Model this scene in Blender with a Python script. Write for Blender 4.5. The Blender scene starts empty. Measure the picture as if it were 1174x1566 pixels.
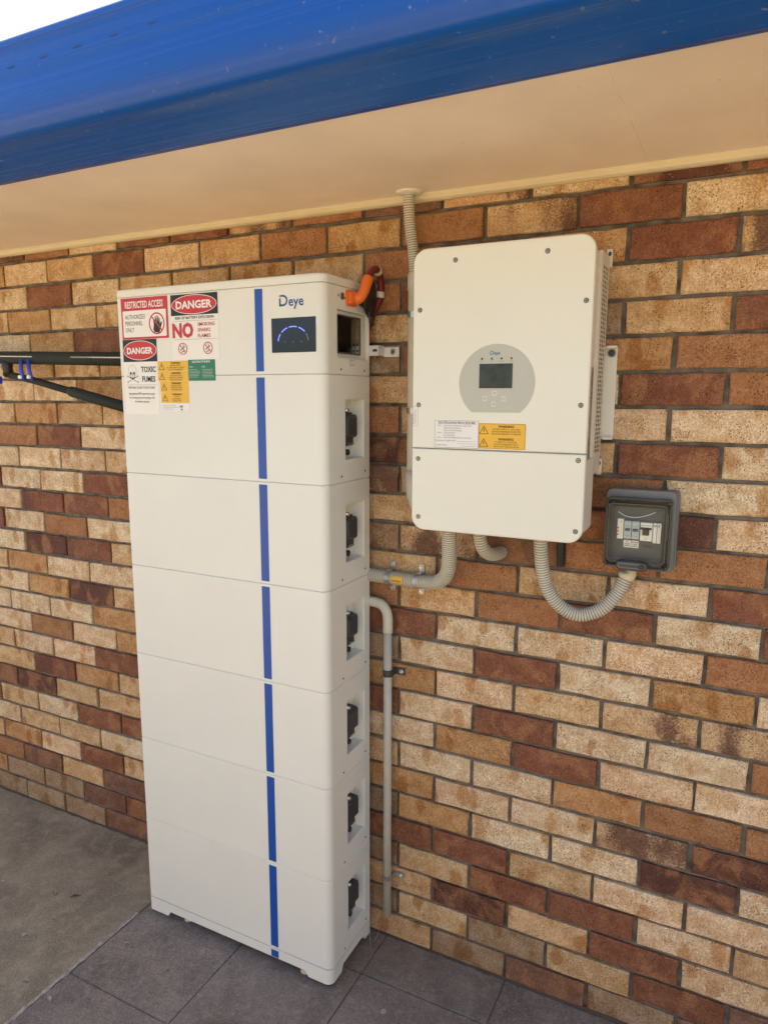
import bpy, bmesh, math, random
from mathutils import Vector, Matrix
R = math.radians
rnd = random.Random(7)
scene = bpy.context.scene
COL = scene.collection

# ------------------------------------------------------------------ camera
cam_d = bpy.data.cameras.new('camera'); cam = bpy.data.objects.new('camera', cam_d); COL.objects.link(cam)
MR = ((0.89209, 0.45185, 0.00264), (0.07567, -0.14364, -0.98673), (-0.44548, 0.88045, -0.16234))
rot = Matrix((MR[0], [-a for a in MR[1]], [-a for a in MR[2]])).transposed()
cam.matrix_world = Matrix.Translation((0.2826, -1.8467, 1.7457)) @ rot.to_4x4()
cam_d.sensor_fit = 'HORIZONTAL'; cam_d.sensor_width = 36.0; cam_d.lens = 1080.45 / 1174 * 36
cam_d.clip_start = 0.02; cam_d.clip_end = 2000
scene.camera = cam
# ------------------------------------------------------------------ light
SUN_EL, SUN_AZ = 58, -35          # sun stands behind the house, a little to the left
world = bpy.data.worlds.new('World'); scene.world = world; world.use_nodes = True
wn = world.node_tree; wn.nodes.clear()
sky = wn.nodes.new('ShaderNodeTexSky'); sky.sky_type = 'NISHITA'; sky.sun_disc = False
sky.sun_elevation = R(SUN_EL); sky.sun_rotation = R(SUN_AZ)
sky.air_density = 1.0; sky.dust_density = 3.0; sky.ozone_density = 1.0
bg = wn.nodes.new('ShaderNodeBackground'); bg.inputs[1].default_value = 0.12
wo = wn.nodes.new('ShaderNodeOutputWorld')
wn.links.new(sky.outputs[0], bg.inputs[0]); wn.links.new(bg.outputs[0], wo.inputs[0])
sun_d = bpy.data.lights.new('sun', 'SUN'); sun_d.energy = 4.5; sun_d.angle = R(0.53); sun_d.color = (1, 0.94, 0.73)
sun = bpy.data.objects.new('sun', sun_d); COL.objects.link(sun)
sdir = Vector((math.sin(R(SUN_AZ)) * math.cos(R(SUN_EL)), math.cos(R(SUN_AZ)) * math.cos(R(SUN_EL)), math.sin(R(SUN_EL))))
sun.rotation_euler = sdir.to_track_quat('Z', 'Y').to_euler(); sun.location = (0, 4, 8)
vs = scene.view_settings
scene.display_settings.display_device = 'sRGB'
vs.view_transform = 'Standard'; vs.look = 'None'; vs.gamma = 1; vs.use_curve_mapping = False
vs.exposure = 1.72
scene.cycles.max_bounces = 10; scene.cycles.diffuse_bounces = 6; scene.cycles.transparent_max_bounces = 12

# ------------------------------------------------------------------ materials
def mat(name, col, rough=0.5, metal=0.0, var=0.0, vscale=8.0, bump=0.0, bscale=200.0, spec=0.5, dark=None, coat=0.0):
    m = bpy.data.materials.new(name); m.use_nodes = True
    n = m.node_tree; b = n.nodes['Principled BSDF']; L = n.links.new
    b.inputs['Roughness'].default_value = rough; b.inputs['Metallic'].default_value = metal
    b.inputs['Specular IOR Level'].default_value = spec
    if coat: b.inputs['Coat Weight'].default_value = coat; b.inputs['Coat Roughness'].default_value = 0.08
    tc = n.nodes.new('ShaderNodeTexCoord')
    nz = n.nodes.new('ShaderNodeTexNoise'); nz.inputs['Scale'].default_value = vscale; nz.inputs['Detail'].default_value = 6
    L(tc.outputs['Object'], nz.inputs['Vector'])
    mx = n.nodes.new('ShaderNodeMix'); mx.data_type = 'RGBA'
    d = dark or tuple(c * (1 - var) for c in col)
    mx.inputs[6].default_value = (*d, 1); mx.inputs[7].default_value = (*[min(1, c * (1 + var * 0.3)) for c in col], 1)
    rp = n.nodes.new('ShaderNodeMapRange'); rp.inputs[1].default_value = 0.32; rp.inputs[2].default_value = 0.6
    L(nz.outputs[0], rp.inputs[0]); L(rp.outputs[0], mx.inputs[0]); L(mx.outputs[2], b.inputs['Base Color'])
    if bump:
        n2 = n.nodes.new('ShaderNodeTexNoise'); n2.inputs['Scale'].default_value = bscale; n2.inputs['Detail'].default_value = 3
        L(tc.outputs['Object'], n2.inputs['Vector'])
        bp = n.nodes.new('ShaderNodeBump'); bp.inputs['Strength'].default_value = bump; bp.inputs['Distance'].default_value = 0.001
        L(n2.outputs[0], bp.inputs['Height']); L(bp.outputs[0], b.inputs['Normal'])
    return m

def brick_material():
    m = bpy.data.materials.new('fired_clay_brick'); m.use_nodes = True
    n = m.node_tree; N = n.nodes.new; L = n.links.new; b = n.nodes['Principled BSDF']
    b.inputs['Roughness'].default_value = 0.72; b.inputs['Specular IOR Level'].default_value = 0.35
    oi = N('ShaderNodeObjectInfo'); tc = N('ShaderNodeTexCoord')
    mul = N('ShaderNodeMath'); mul.operation = 'MULTIPLY'; mul.inputs[1].default_value = 53.0; L(oi.outputs['Random'], mul.inputs[0])
    cmb = N('ShaderNodeCombineXYZ'); [L(mul.outputs[0], cmb.inputs[i]) for i in range(3)]
    add = N('ShaderNodeVectorMath'); add.operation = 'ADD'; L(tc.outputs['Object'], add.inputs[0]); L(cmb.outputs[0], add.inputs[1])
    V = add.outputs[0]
    def noise(scale, det=3, sc=None, dist=0.0, rough=0.5):
        t = N('ShaderNodeTexNoise'); t.inputs['Scale'].default_value = scale; t.inputs['Detail'].default_value = det
        t.inputs['Distortion'].default_value = dist; t.inputs['Roughness'].default_value = rough
        if sc:
            mp = N('ShaderNodeMapping'); mp.inputs['Scale'].default_value = sc; L(V, mp.inputs['Vector']); L(mp.outputs[0], t.inputs['Vector'])
        else: L(V, t.inputs['Vector'])
        return t.outputs[0]
    def rng(x, a, bb, lo=0.0, hi=1.0):
        r = N('ShaderNodeMapRange'); r.interpolation_type = 'SMOOTHSTEP'
        r.inputs[1].default_value = a; r.inputs[2].default_value = bb; r.inputs[3].default_value = lo; r.inputs[4].default_value = hi
        L(x, r.inputs[0]); return r.outputs[0]
    def mix(f, a, c, mode='MIX'):
        x = N('ShaderNodeMix'); x.data_type = 'RGBA'; x.blend_type = mode
        for s, i in ((f, 0), (a, 6), (c, 7)):
            if hasattr(s, 'links'): L(s, x.inputs[i])
            else: x.inputs[i].default_value = s if i == 0 else (*s, 1)
        return x.outputs[2]
    def math_(op, a, c):
        x = N('ShaderNodeMath'); x.operation = op
        for s, i in ((a, 0), (c, 1)):
            if hasattr(s, 'links'): L(s, x.inputs[i])
            else: x.inputs[i].default_value = s
        return x.outputs[0]
    A = oi.outputs['Alpha']
    base = oi.outputs['Color']
    # broad mottling of the firing
    c1 = mix(rng(noise(16, 4, (1, 1, 1.5), 0.5), 0.35, 0.68), mix(1.0, base, (0.80, 0.68, 0.56), 'MULTIPLY'), base)
    # sandy wash and vertical drag streaks
    c2 = mix(rng(noise(60, 3, (3.0, 1, 0.6)), 0.42, 0.75, 0, 0.34), c1, mix(1.0, base, (1.28, 1.26, 1.22), 'MULTIPLY'))
    # thumb-like ochre stains on the pale bricks (alpha 1)
    def blobs(scale, rotz, lim, off, wob):
        n1 = N('ShaderNodeTexNoise'); n1.inputs['Scale'].default_value = 34; n1.inputs['Detail'].default_value = 3; L(V, n1.inputs['Vector'])
        sb = N('ShaderNodeVectorMath'); sb.operation = 'SCALE'; sb.inputs[3].default_value = wob; L(n1.outputs['Color'], sb.inputs[0])
        ad = N('ShaderNodeVectorMath'); ad.operation = 'ADD'; L(V, ad.inputs[0]); L(sb.outputs[0], ad.inputs[1])
        mp = N('ShaderNodeMapping'); mp.inputs['Rotation'].default_value = (0, rotz, 0); mp.inputs['Location'].default_value = (off, 0, off); mp.inputs['Scale'].default_value = (1.0, 1.0, 0.52)
        L(ad.outputs[0], mp.inputs['Vector'])
        v = N('ShaderNodeTexVoronoi'); v.inputs['Scale'].default_value = scale; L(mp.outputs[0], v.inputs['Vector'])
        se = N('ShaderNodeSeparateColor'); L(v.outputs['Color'], se.inputs[0])
        return math_('MULTIPLY', rng(v.outputs['Distance'], lim - 0.11, lim + 0.04, 1, 0), rng(se.outputs[0], 0.34, 0.40))
    st = math_('MAXIMUM', blobs(16, 0.6, 0.34, 0.0, 0.030), blobs(12, -0.7, 0.25, 3.7, 0.026))
    stm = math_('MULTIPLY', math_('MULTIPLY', st, rng(A, 0.85, 0.95)), rng(noise(120, 3), 0.25, 0.6, 0.55, 1.0))
    c3 = mix(math_('MULTIPLY', stm, 0.8), c2, mix(1.0, base, (0.62, 0.395, 0.20), 'MULTIPLY'))
    # pale blotches on the red ones (alpha 0.7)
    s2 = math_('MULTIPLY', rng(noise(12, 3, (1.2, 1, .9), 0.6), 0.46, 0.66), math_('MULTIPLY', rng(A, 0.62, 0.68), rng(A, 0.72, 0.78, 1, 0)))
    c4 = mix(math_('MULTIPLY', s2, 0.65), c3, (0.38, 0.18, 0.082))
    # dark flashed part (alpha 0.4)
    fl = math_('MULTIPLY', rng(math_('ADD', noise(7, 3, (1.2, 1, .8), 0.3), math_('MULTIPLY', noise(190, 2), 0.28)), 0.55, 0.74), rng(A, 0.45, 0.55, 1, 0))
    c5 = mix(math_('MULTIPLY', fl, 0.86), c4, (0.115, 0.045, 0.032))
    # grain
    g = noise(330, 3)
    c5 = mix(rng(noise(130, 4, None, 0, 0.7), 0.38, 0.62), mix(1.0, c5, (0.87, 0.83, 0.79), 'MULTIPLY'), mix(1.0, c5, (1.06, 1.06, 1.05), 'MULTIPLY'))
    c6 = mix(rng(g, 0.35, 0.65), mix(1.0, c5, (0.76, 0.71, 0.66), 'MULTIPLY'), mix(1.0, c5, (1.17, 1.17, 1.15), 'MULTIPLY'))
    # pores and quartz flecks, clustered
    vo = N('ShaderNodeTexVoronoi'); vo.inputs['Scale'].default_value = 170; L(V, vo.inputs['Vector'])
    pore = math_('MULTIPLY', rng(vo.outputs['Distance'], 0.18, 0.30, 1, 0), rng(noise(24, 2), 0.46, 0.58))
    c7 = mix(math_('MULTIPLY', pore, 0.75), c6, (0.035, 0.02, 0.015))
    v2 = N('ShaderNodeTexVoronoi'); v2.inputs['Scale'].default_value = 170
    a2 = N('ShaderNodeVectorMath'); a2.operation = 'ADD'; a2.inputs[1].default_value = (3.3, 1.7, 9.1); L(V, a2.inputs[0]); L(a2.outputs[0], v2.inputs['Vector'])
    fleck = math_('MULTIPLY', rng(v2.outputs['Distance'], 0.10, 0.17, 1, 0), rng(noise(30, 2, (1.7, 1, 1.3)), 0.50, 0.62))
    c8 = mix(math_('MULTIPLY', fleck, 0.65), c7, (0.70, 0.56, 0.42))
    L(c8, b.inputs['Base Color'])
    h = math_('SUBTRACT', math_('ADD', g, math_('MULTIPLY', noise(70, 3), 1.6)), math_('MULTIPLY', pore, 1.6))
    bp = N('ShaderNodeBump'); bp.inputs['Strength'].default_value = 0.8; bp.inputs['Distance'].default_value = 0.0016
    L(h, bp.inputs['Height']); L(bp.outputs[0], b.inputs['Normal'])
    return m

def ground_material(name, colA, colB, colC, scale=3.0, speck=0.4):
    m = bpy.data.materials.new(name); m.use_nodes = True
    n = m.node_tree; N = n.nodes.new; L = n.links.new; b = n.nodes['Principled BSDF']
    b.inputs['Roughness'].default_value = 0.8; b.inputs['Specular IOR Level'].default_value = 0.4
    g = N('ShaderNodeNewGeometry')
    def noise(s, d=4, dist=0.0):
        t = N('ShaderNodeTexNoise'); t.inputs['Scale'].default_value = s; t.inputs['Detail'].default_value = d; t.inputs['Distortion'].default_value = dist
        L(g.outputs['Position'], t.inputs['Vector']); return t.outputs[0]
    def rng(x, a, bb, lo=0.0, hi=1.0):
        r = N('ShaderNodeMapRange'); r.inputs[1].default_value = a; r.inputs[2].default_value = bb; r.inputs[3].default_value = lo; r.inputs[4].default_value = hi
        L(x, r.inputs[0]); return r.outputs[0]
    def mix(f, a, c):
        x = N('ShaderNodeMix'); x.data_type = 'RGBA'
        for s, i in ((f, 0), (a, 6), (c, 7)):
            if hasattr(s, 'links'): L(s, x.inputs[i])
            else: x.inputs[i].default_value = (*s, 1)
        return x.outputs[2]
    c = mix(rng(noise(scale, 6, 0.6), 0.35, 0.65), colA, colB)
    c = mix(rng(noise(scale * 5, 8, 0.3), 0.48, 0.75, 0, 0.55), c, colC)
    c = mix(rng(noise(90, 6), 0.38, 0.70, 0, 0.45), c, tuple(k * 0.62 for k in colA))
    c = mix(rng(noise(330, 2), 0.48, 0.75, 0, speck), c, tuple(min(1, k * 1.9) for k in colB))
    c = mix(rng(noise(500, 2), 0.55, 0.75, 0, speck), c, tuple(k * 0.45 for k in colA))
    L(c, b.inputs['Base Color'])
    ad = N('ShaderNodeMath'); ad.operation = 'ADD'; L(noise(260, 3), ad.inputs[0]); L(noise(25, 4), ad.inputs[1])
    bp = N('ShaderNodeBump'); bp.inputs['Strength'].default_value = 0.8; bp.inputs['Distance'].default_value = 0.0022
    L(ad.outputs[0], bp.inputs['Height']); L(bp.outputs[0], b.inputs['Normal'])
    return m

def clear_material(name, tint, refl_rough=0.05, opacity=0.0, body=(0.1, 0.1, 0.1), ior=1.5):
    m = bpy.data.materials.new(name); m.use_nodes = True
    n = m.node_tree; n.nodes.clear(); N = n.nodes.new; L = n.links.new
    o = N('ShaderNodeOutputMaterial'); t = N('ShaderNodeBsdfTransparent'); t.inputs[0].default_value = (*tint, 1)
    gl = N('ShaderNodeBsdfGlossy'); gl.inputs['Roughness'].default_value = refl_rough
    fr = N('ShaderNodeFresnel'); fr.inputs[0].default_value = ior
    df = N('ShaderNodeBsdfDiffuse'); df.inputs[0].default_value = (*body, 1)
    m0 = N('ShaderNodeMixShader'); m0.inputs[0].default_value = opacity; L(t.outputs[0], m0.inputs[1]); L(df.outputs[0], m0.inputs[2])
    m1 = N('ShaderNodeMixShader'); L(fr.outputs[0], m1.inputs[0]); L(m0.outputs[0], m1.inputs[1]); L(gl.outputs[0], m1.inputs[2])
    L(m1.outputs[0], o.inputs[0]); return m

def emit(name, col, s):
    m = bpy.data.materials.new(name); m.use_nodes = True
    b = m.node_tree.nodes['Principled BSDF']; b.inputs['Base Color'].default_value = (*[c * .3 for c in col], 1)
    b.inputs['Emission Color'].default_value = (*col, 1); b.inputs['Emission Strength'].default_value = s; return m

M = {
 'brick': brick_material(),
 'mortar': mat('raked_mortar', (0.165, 0.14, 0.11), 0.95, var=0.5, vscale=28, bump=1.0, bscale=160),
 'concrete': ground_material('weathered_concrete', (0.185, 0.145, 0.092), (0.36, 0.285, 0.185), (0.54, 0.44, 0.30), 4.5, 0.6),
 'paver': ground_material('dark_paver', (0.155, 0.120, 0.095), (0.275, 0.215, 0.170), (0.38, 0.305, 0.24), 7, 0.6),
 'yard': ground_material('yard_ground', (0.30, 0.24, 0.17), (0.36, 0.29, 0.2), (0.22, 0.24, 0.1), 0.6, 0.3),
 'soffit': mat('painted_soffit', (0.93, 0.80, 0.68), 0.5, var=0.08, vscale=3, bump=0.15, bscale=150),
 'bead': mat('painted_bead', (0.68, 0.585, 0.40), 0.5, var=0.05),
 'cab': mat('white_powder_coat', (0.775, 0.76, 0.67), 0.45, var=0.045, vscale=2.2, bump=0.10, bscale=900),
 'cab_seam': mat('dark_gap', (0.10, 0.095, 0.09), 0.8),
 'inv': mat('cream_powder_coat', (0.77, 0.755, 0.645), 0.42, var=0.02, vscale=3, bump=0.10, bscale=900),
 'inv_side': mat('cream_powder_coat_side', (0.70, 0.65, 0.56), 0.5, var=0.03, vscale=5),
 'vent': mat('vent_metal', (0.66, 0.61, 0.51), 0.5, 0.0, var=0.05),
 'stripe': mat('blue_stripe_film', (0.008, 0.075, 0.36), 0.35, var=0.04),
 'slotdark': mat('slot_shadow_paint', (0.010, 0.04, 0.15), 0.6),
 'switchgrey': mat('switch_grey', (0.55, 0.56, 0.50), 0.5),
 'black': mat('black_plastic', (0.018, 0.018, 0.02), 0.4, var=0.1, vscale=30),
 'charcoal': mat('charcoal_plastic', (0.045, 0.047, 0.05), 0.45, var=0.1, vscale=30),
 'glassblack': mat('display_glass', (0.008, 0.012, 0.02), 0.12),
 'lcd': mat('lcd_glass', (0.03, 0.04, 0.04), 0.18, var=0.5, vscale=40),
 'greypanel': mat('grey_membrane', (0.50, 0.50, 0.42), 0.5, var=0.03),
 'button': mat('membrane_button', (0.60, 0.61, 0.54), 0.5),
 'ink': mat('black_ink', (0.02, 0.02, 0.022), 0.6),
 'greyink': mat('grey_ink', (0.20, 0.19, 0.18), 0.6),
 'brownink': mat('dark_ink', (0.10, 0.06, 0.02), 0.6),
 'blueink': mat('blue_ink', (0.01, 0.09, 0.26), 0.5),
 'tealink': mat('teal_ink', (0.02, 0.14, 0.24), 0.5),
 'orangeink': mat('orange_ink', (0.75, 0.22, 0.06), 0.5),
 'red': mat('sign_red', (0.55, 0.025, 0.03), 0.4),
 'signwhite': mat('sign_white', (0.84, 0.80, 0.72), 0.35),
 'paper': mat('label_paper', (0.80, 0.79, 0.74), 0.5),
 'yellow': mat('label_yellow', (0.80, 0.46, 0.04), 0.45),
 'green': mat('label_green', (0.012, 0.19, 0.10), 0.4),
 'whiteink': mat('white_ink', (0.82, 0.8, 0.74), 0.5),
 'conduit': mat('grey_conduit', (0.60, 0.56, 0.44), 0.5, var=0.06, vscale=20),
 'conduit_dark': mat('conduit_groove_shade', (0.30, 0.275, 0.22), 0.6, var=0.1, vscale=20),  # darker copy of the conduit colour, painting shade into the grooves
 'whitepvc': mat('white_pvc', (0.72, 0.69, 0.64), 0.4),
 'pipe': mat('grey_pvc_pipe', (0.52, 0.49, 0.42), 0.4, var=0.08, vscale=12),
 'galv': mat('galvanised_steel', (0.50, 0.50, 0.48), 0.35, 0.8, var=0.25, vscale=60),
 'zinc': mat('zinc_screw', (0.62, 0.60, 0.56), 0.28, 0.9, var=0.2, vscale=90),
 'nickel': mat('dull_screw', (0.34, 0.33, 0.29), 0.35, 0.7, var=0.3, vscale=120),
 'enclosure': mat('grey_enclosure', (0.165, 0.17, 0.17), 0.42, var=0.06),
 'insetpanel': mat('breaker_panel', (0.085, 0.095, 0.10), 0.5),
 'breaker': mat('breaker_white', (0.86, 0.84, 0.76), 0.45),
 'breakergrey': mat('breaker_blue_grey', (0.48, 0.56, 0.60), 0.45),
 'orange': mat('orange_plug_plastic', (0.80, 0.17, 0.02), 0.42, var=0.05),
 'cable': mat('dark_red_cable', (0.17, 0.012, 0.018), 0.4, var=0.1),
 'foam': mat('dark_foam_sleeve', (0.016, 0.022, 0.017), 0.75, var=0.5, vscale=160, bump=1.0, bscale=350),
 'peg': mat('blue_peg_plastic', (0.02, 0.07, 0.52), 0.4),
 'pegwhite': mat('white_peg_dot', (0.85, 0.84, 0.8), 0.4),
 'leaf': mat('dry_leaf', (0.34, 0.27, 0.17), 0.8, var=0.3, vscale=60),
 'brownstuff': mat('dark_twig', (0.07, 0.05, 0.035), 0.8),
 'lid': clear_material('clear_lid', (0.98, 0.99, 0.98), 0.03, 0.0, (0.5, 0.5, 0.48), 1.33),
 'lidframe': clear_material('smoky_lid_frame', (0.45, 0.50, 0.50), 0.03, 0.12, (0.08, 0.10, 0.10), 1.6),
 'smoke': clear_material('smoky_window', (0.66, 0.68, 0.68), 0.05, 0.02, ior=1.2),
 'led': emit('blue_led', (0.16, 0.20, 1.0), 0.65),
 'ledoff': mat('led_off', (0.16, 0.18, 0.20), 0.4),
 'chalk': mat('dried_mortar_smear', (0.40, 0.345, 0.28), 0.9, var=0.4, vscale=60, bump=0.8),
 'render_wall': mat('cream_render', (0.52, 0.42, 0.28), 0.85, var=0.1, vscale=3),
 'tile': mat('roof_sheet', (0.25, 0.12, 0.08), 0.6, var=0.2),
}
# blue gutter: glossy prepainted steel with dust
def gutter_material():
    m = mat('blue_prepainted_steel', (0.006, 0.080, 0.38), 0.26, var=0.0, spec=0.3)
    n = m.node_tree; N = n.nodes.new; L = n.links.new; b = n.nodes['Principled BSDF']
    g = N('ShaderNodeNewGeometry'); mp = N('ShaderNodeMapping'); mp.inputs['Scale'].default_value = (0.9, 90, 90); L(g.outputs['Position'], mp.inputs['Vector'])
    t = N('ShaderNodeTexNoise'); t.inputs['Scale'].default_value = 1.0; t.inputs['Detail'].default_value = 6; L(mp.outputs[0], t.inputs['Vector'])
    r = N('ShaderNodeMapRange'); r.inputs[1].default_value = 0.45; r.inputs[2].default_value = 0.8; r.inputs[4].default_value = 0.07; L(t.outputs[0], r.inputs[0])
    t2 = N('ShaderNodeTexNoise'); t2.inputs['Scale'].default_value = 75; t2.inputs['Detail'].default_value = 2; L(g.outputs['Position'], t2.inputs['Vector'])
    r2 = N('ShaderNodeMapRange'); r2.inputs[1].default_value = 0.69; r2.inputs[2].default_value = 0.76; r2.inputs[4].default_value = 0.6; L(t2.outputs[0], r2.inputs[0])
    mx = N('ShaderNodeMath'); mx.operation = 'MAXIMUM'; L(r.outputs[0], mx.inputs[0]); L(r2.outputs[0], mx.inputs[1])
    c = N('ShaderNodeMix'); c.data_type = 'RGBA'; c.inputs[6].default_value = (0.006, 0.080, 0.38, 1); c.inputs[7].default_value = (0.24, 0.28, 0.38, 1)
    L(mx.outputs[0], c.inputs[0]); L(c.outputs[2], b.inputs['Base Color'])
    ra = N('ShaderNodeMapRange'); ra.inputs[3].default_value = 0.16; ra.inputs[4].default_value = 0.38; L(t.outputs[0], ra.inputs[0]); L(ra.outputs[0], b.inputs['Roughness'])
    return m
M['gutter'] = gutter_material()

# ------------------------------------------------------------------ mesh building
class MB:
    def __init__(s): s.v = []; s.f = []; s.m = []; s.sm = []; s.xf = lambda p: p
    def add(s, vs_, fs, mi=0, smooth=False):
        o = len(s.v); s.v += [tuple(s.xf(p)) for p in vs_]
        for f in fs: s.f.append([o + i for i in f]); s.m.append(mi); s.sm.append(smooth)
    def box(s, x0, x1, y0, y1, z0, z1, mi=0, bev=0.0, seg=2):
        bm = bmesh.new(); bmesh.ops.create_cube(bm, size=1)
        for v in bm.verts: v.co = Vector(((x0 + x1) / 2 + v.co.x * (x1 - x0), (y0 + y1) / 2 + v.co.y * (y1 - y0), (z0 + z1) / 2 + v.co.z * (z1 - z0)))
        if bev: bmesh.ops.bevel(bm, geom=bm.edges[:], offset=bev, segments=seg, profile=0.5, affect='EDGES')
        bm.verts.ensure_lookup_table(); bm.verts.index_update()
        s.add([v.co[:] for v in bm.verts], [[v.index for v in f.verts] for f in bm.faces], mi, bev > 0 and seg > 1); bm.free()
    def prism(s, out, h0, h1, mi=0, cham=0.0, seg=1, smooth=False, cap0=True, cap1=True):
        """out: list of (u,v); local point (u,v,h); chamfered at h1."""
        n = len(out); rings = [(out, h0)]
        if cham:
            for k in range(seg + 1):
                a = math.pi / 2 * k / seg
                rings.append((inset(out, cham * (1 - math.cos(a))), h1 - cham + cham * math.sin(a)))
        else: rings.append((out, h1))
        vs_ = [(u, v, h) for o, h in rings for u, v in o]; fs = []
        for r in range(len(rings) - 1):
            for i in range(n):
                j = (i + 1) % n; fs.append((r * n + i, r * n + j, (r + 1) * n + j, (r + 1) * n + i))
        s.add(vs_, fs, mi, smooth)
        if cap1: s.add([(u, v, rings[-1][1]) for u, v in rings[-1][0]], [tuple(range(n))], mi)
        if cap0: s.add([(u, v, h0) for u, v in out], [tuple(reversed(range(n)))], mi)
    def poly(s, out, h=0.0, mi=0): s.add([(u, v, h) for u, v in out], [tuple(range(len(out)))], mi)
    def ring(s, oo, oi, h, mi=0):
        n = len(oo); s.add([(u, v, h) for u, v in oo] + [(u, v, h) for u, v in oi], [(i, (i + 1) % n, n + (i + 1) % n, n + i) for i in range(n)], mi)
    def bar(s, a, b, w, h=0.0, mi=0):
        a, b = Vector(a), Vector(b); d = (b - a).normalized(); q = Vector((-d.y, d.x)) * w / 2
        s.add([(*(a - q), h), (*(b - q), h), (*(b + q), h), (*(a + q), h)], [(0, 1, 2, 3)], mi)
    def tube(s, pts, rad, n=14, mi=0, caps=True, groove=None):
        """pts: list of points, rad: number or list. groove(k) -> material index per segment."""
        P = [Vector(p) for p in pts]; rr = rad if isinstance(rad, (list, tuple)) else [rad] * len(P)
        up = None; vs_ = []
        for i, p in enumerate(P):
            t = (P[min(i + 1, len(P) - 1)] - P[max(i - 1, 0)]).normalized()
            if up is None:
                up = t.orthogonal().normalized()
            else:
                up = (up - t * up.dot(t)).normalized()
            w = t.cross(up)
            for k in range(n):
                a = 2 * math.pi * k / n; vs_.append(tuple(p + (up * math.cos(a) + w * math.sin(a)) * rr[i]))
        o = len(s.v); s.v += [tuple(s.xf(p)) for p in vs_]
        for i in range(len(P) - 1):
            for k in range(n):
                j = (k + 1) % n; s.f.append([o + i * n + k, o + i * n + j, o + (i + 1) * n + j, o + (i + 1) * n + k])
                s.m.append(groove(i) if groove else mi); s.sm.append(True)
        if caps:
            s.f.append([o + k for k in reversed(range(n))]); s.m.append(mi); s.sm.append(False)
            s.f.append([o + (len(P) - 1) * n + k for k in range(n)]); s.m.append(mi); s.sm.append(False)
    def text(s, string, u, v, size, h=0.0, mi=0, align='LEFT', sx=1.0, bold=0.0, rotv=0.0):
        V_, F_ = text_geo(string, bold)
        if not V_: return
        xs = [p[0] for p in V_]; w0 = max(xs)
        off = {'LEFT': 0, 'CENTER': -w0 / 2, 'RIGHT': -w0}[align]
        c, sn = math.cos(rotv), math.sin(rotv); out = []
        for p in V_:
            a, b = (p[0] + off) * size * sx, p[1] * size
            out.append((u + a * c - b * sn, v + a * sn + b * c, h))
        s.add(out, F_, mi)
    def build(s, name, mats, parent=None, label=None, origin=None):
        root = parent
        while root is not None and root.parent is not None: root = root.parent
        base = Vector(origin) if origin is not None else (Vector(root.location) if root is not None else Vector((0, 0, 0)))
        me = bpy.data.meshes.new(name)
        me.from_pydata([tuple(Vector(p) - base) for p in s.v], [], s.f)
        for m_ in (mats if isinstance(mats, (list, tuple)) else [mats]): me.materials.append(M[m_])
        for p, mi, sm in zip(me.polygons, s.m, s.sm): p.material_index = mi; p.use_smooth = sm
        me.validate(); me.update()
        o = bpy.data.objects.new(name, me); COL.objects.link(o)
        if parent is not None: o.parent = parent
        elif origin is not None: o.location = base
        if label: o['label'] = label
        return o

_tc = {}
def text_geo(string, bold=0.0):
    key = (string, bold)
    if key in _tc: return _tc[key]
    cu = bpy.data.curves.new('t', 'FONT'); cu.body = string; cu.size = 1.0; cu.resolution_u = 2; cu.offset = bold
    ob = bpy.data.objects.new('t', cu); COL.objects.link(ob)
    dg = bpy.context.evaluated_depsgraph_get(); ev = ob.evaluated_get(dg); me = ev.to_mesh()
    V_ = [tuple(v.co[:2]) for v in me.vertices]; F_ = [tuple(p.vertices) for p in me.polygons]
    ev.to_mesh_clear(); bpy.data.objects.remove(ob); bpy.data.curves.remove(cu)
    if V_:
        mn = min(p[0] for p in V_); V_ = [(p[0] - mn, p[1]) for p in V_]
    _tc[key] = (V_, F_); return _tc[key]

def inset(out, d):
    n = len(out); r = []
    for i in range(n):
        p0, p1, p2 = Vector(out[i - 1]), Vector(out[i]), Vector(out[(i + 1) % n])
        a, b = (p1 - p0).normalized(), (p2 - p1).normalized()
        na, nb = Vector((-a.y, a.x)), Vector((-b.y, b.x)); k = (na + nb)
        if k.length < 1e-6: r.append(tuple(p1)); continue
        k = k / max(0.3, (1 + na.dot(nb))); r.append(tuple(p1 + k * d))
    return r
def rrect(x0, x1, z0, z1, r=(0, 0, 0, 0), n=6):
    """CCW; r = radii at bottom-left, bottom-right, top-right, top-left."""
    if not isinstance(r, (tuple, list)): r = (r,) * 4
    o = []
    for (cx, cz, a0, rr) in ((x0 + r[0], z0 + r[0], 180, r[0]), (x1 - r[1], z0 + r[1], 270, r[1]), (x1 - r[2], z1 - r[2], 0, r[2]), (x0 + r[3], z1 - r[3], 90, r[3])):
        if rr <= 0: o.append((cx, cz)); continue
        for k in range(n + 1):
            a = R(a0 + 90 * k / n); o.append((cx + rr * math.cos(a), cz + rr * math.sin(a)))
    return o
def ell(cx, cz, rx, rz, n=32, a0=0, a1=360):
    full = abs(a1 - a0 - 360) < 1e-6
    return [(cx + rx * math.cos(R(a0 + (a1 - a0) * k / n)), cz + rz * math.sin(R(a0 + (a1 - a0) * k / n))) for k in range(n if full else n + 1)]
FRONT = lambda y: (lambda p: (p[0], y - p[2], p[1]))          # (x, z, height) on a face looking to -y
RIGHT = lambda x: (lambda p: (x + p[2], p[0], p[1]))          # (y, z, height) on a face looking to +x
def thing(name, label, cat, loc=(0, 0, 0), group=None):
    o = bpy.data.objects.new(name, None); COL.objects.link(o); o.location = loc; o.empty_display_size = 0.1
    o['label'] = label; o['category'] = cat
    if group: o['group'] = group
    return o
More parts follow.
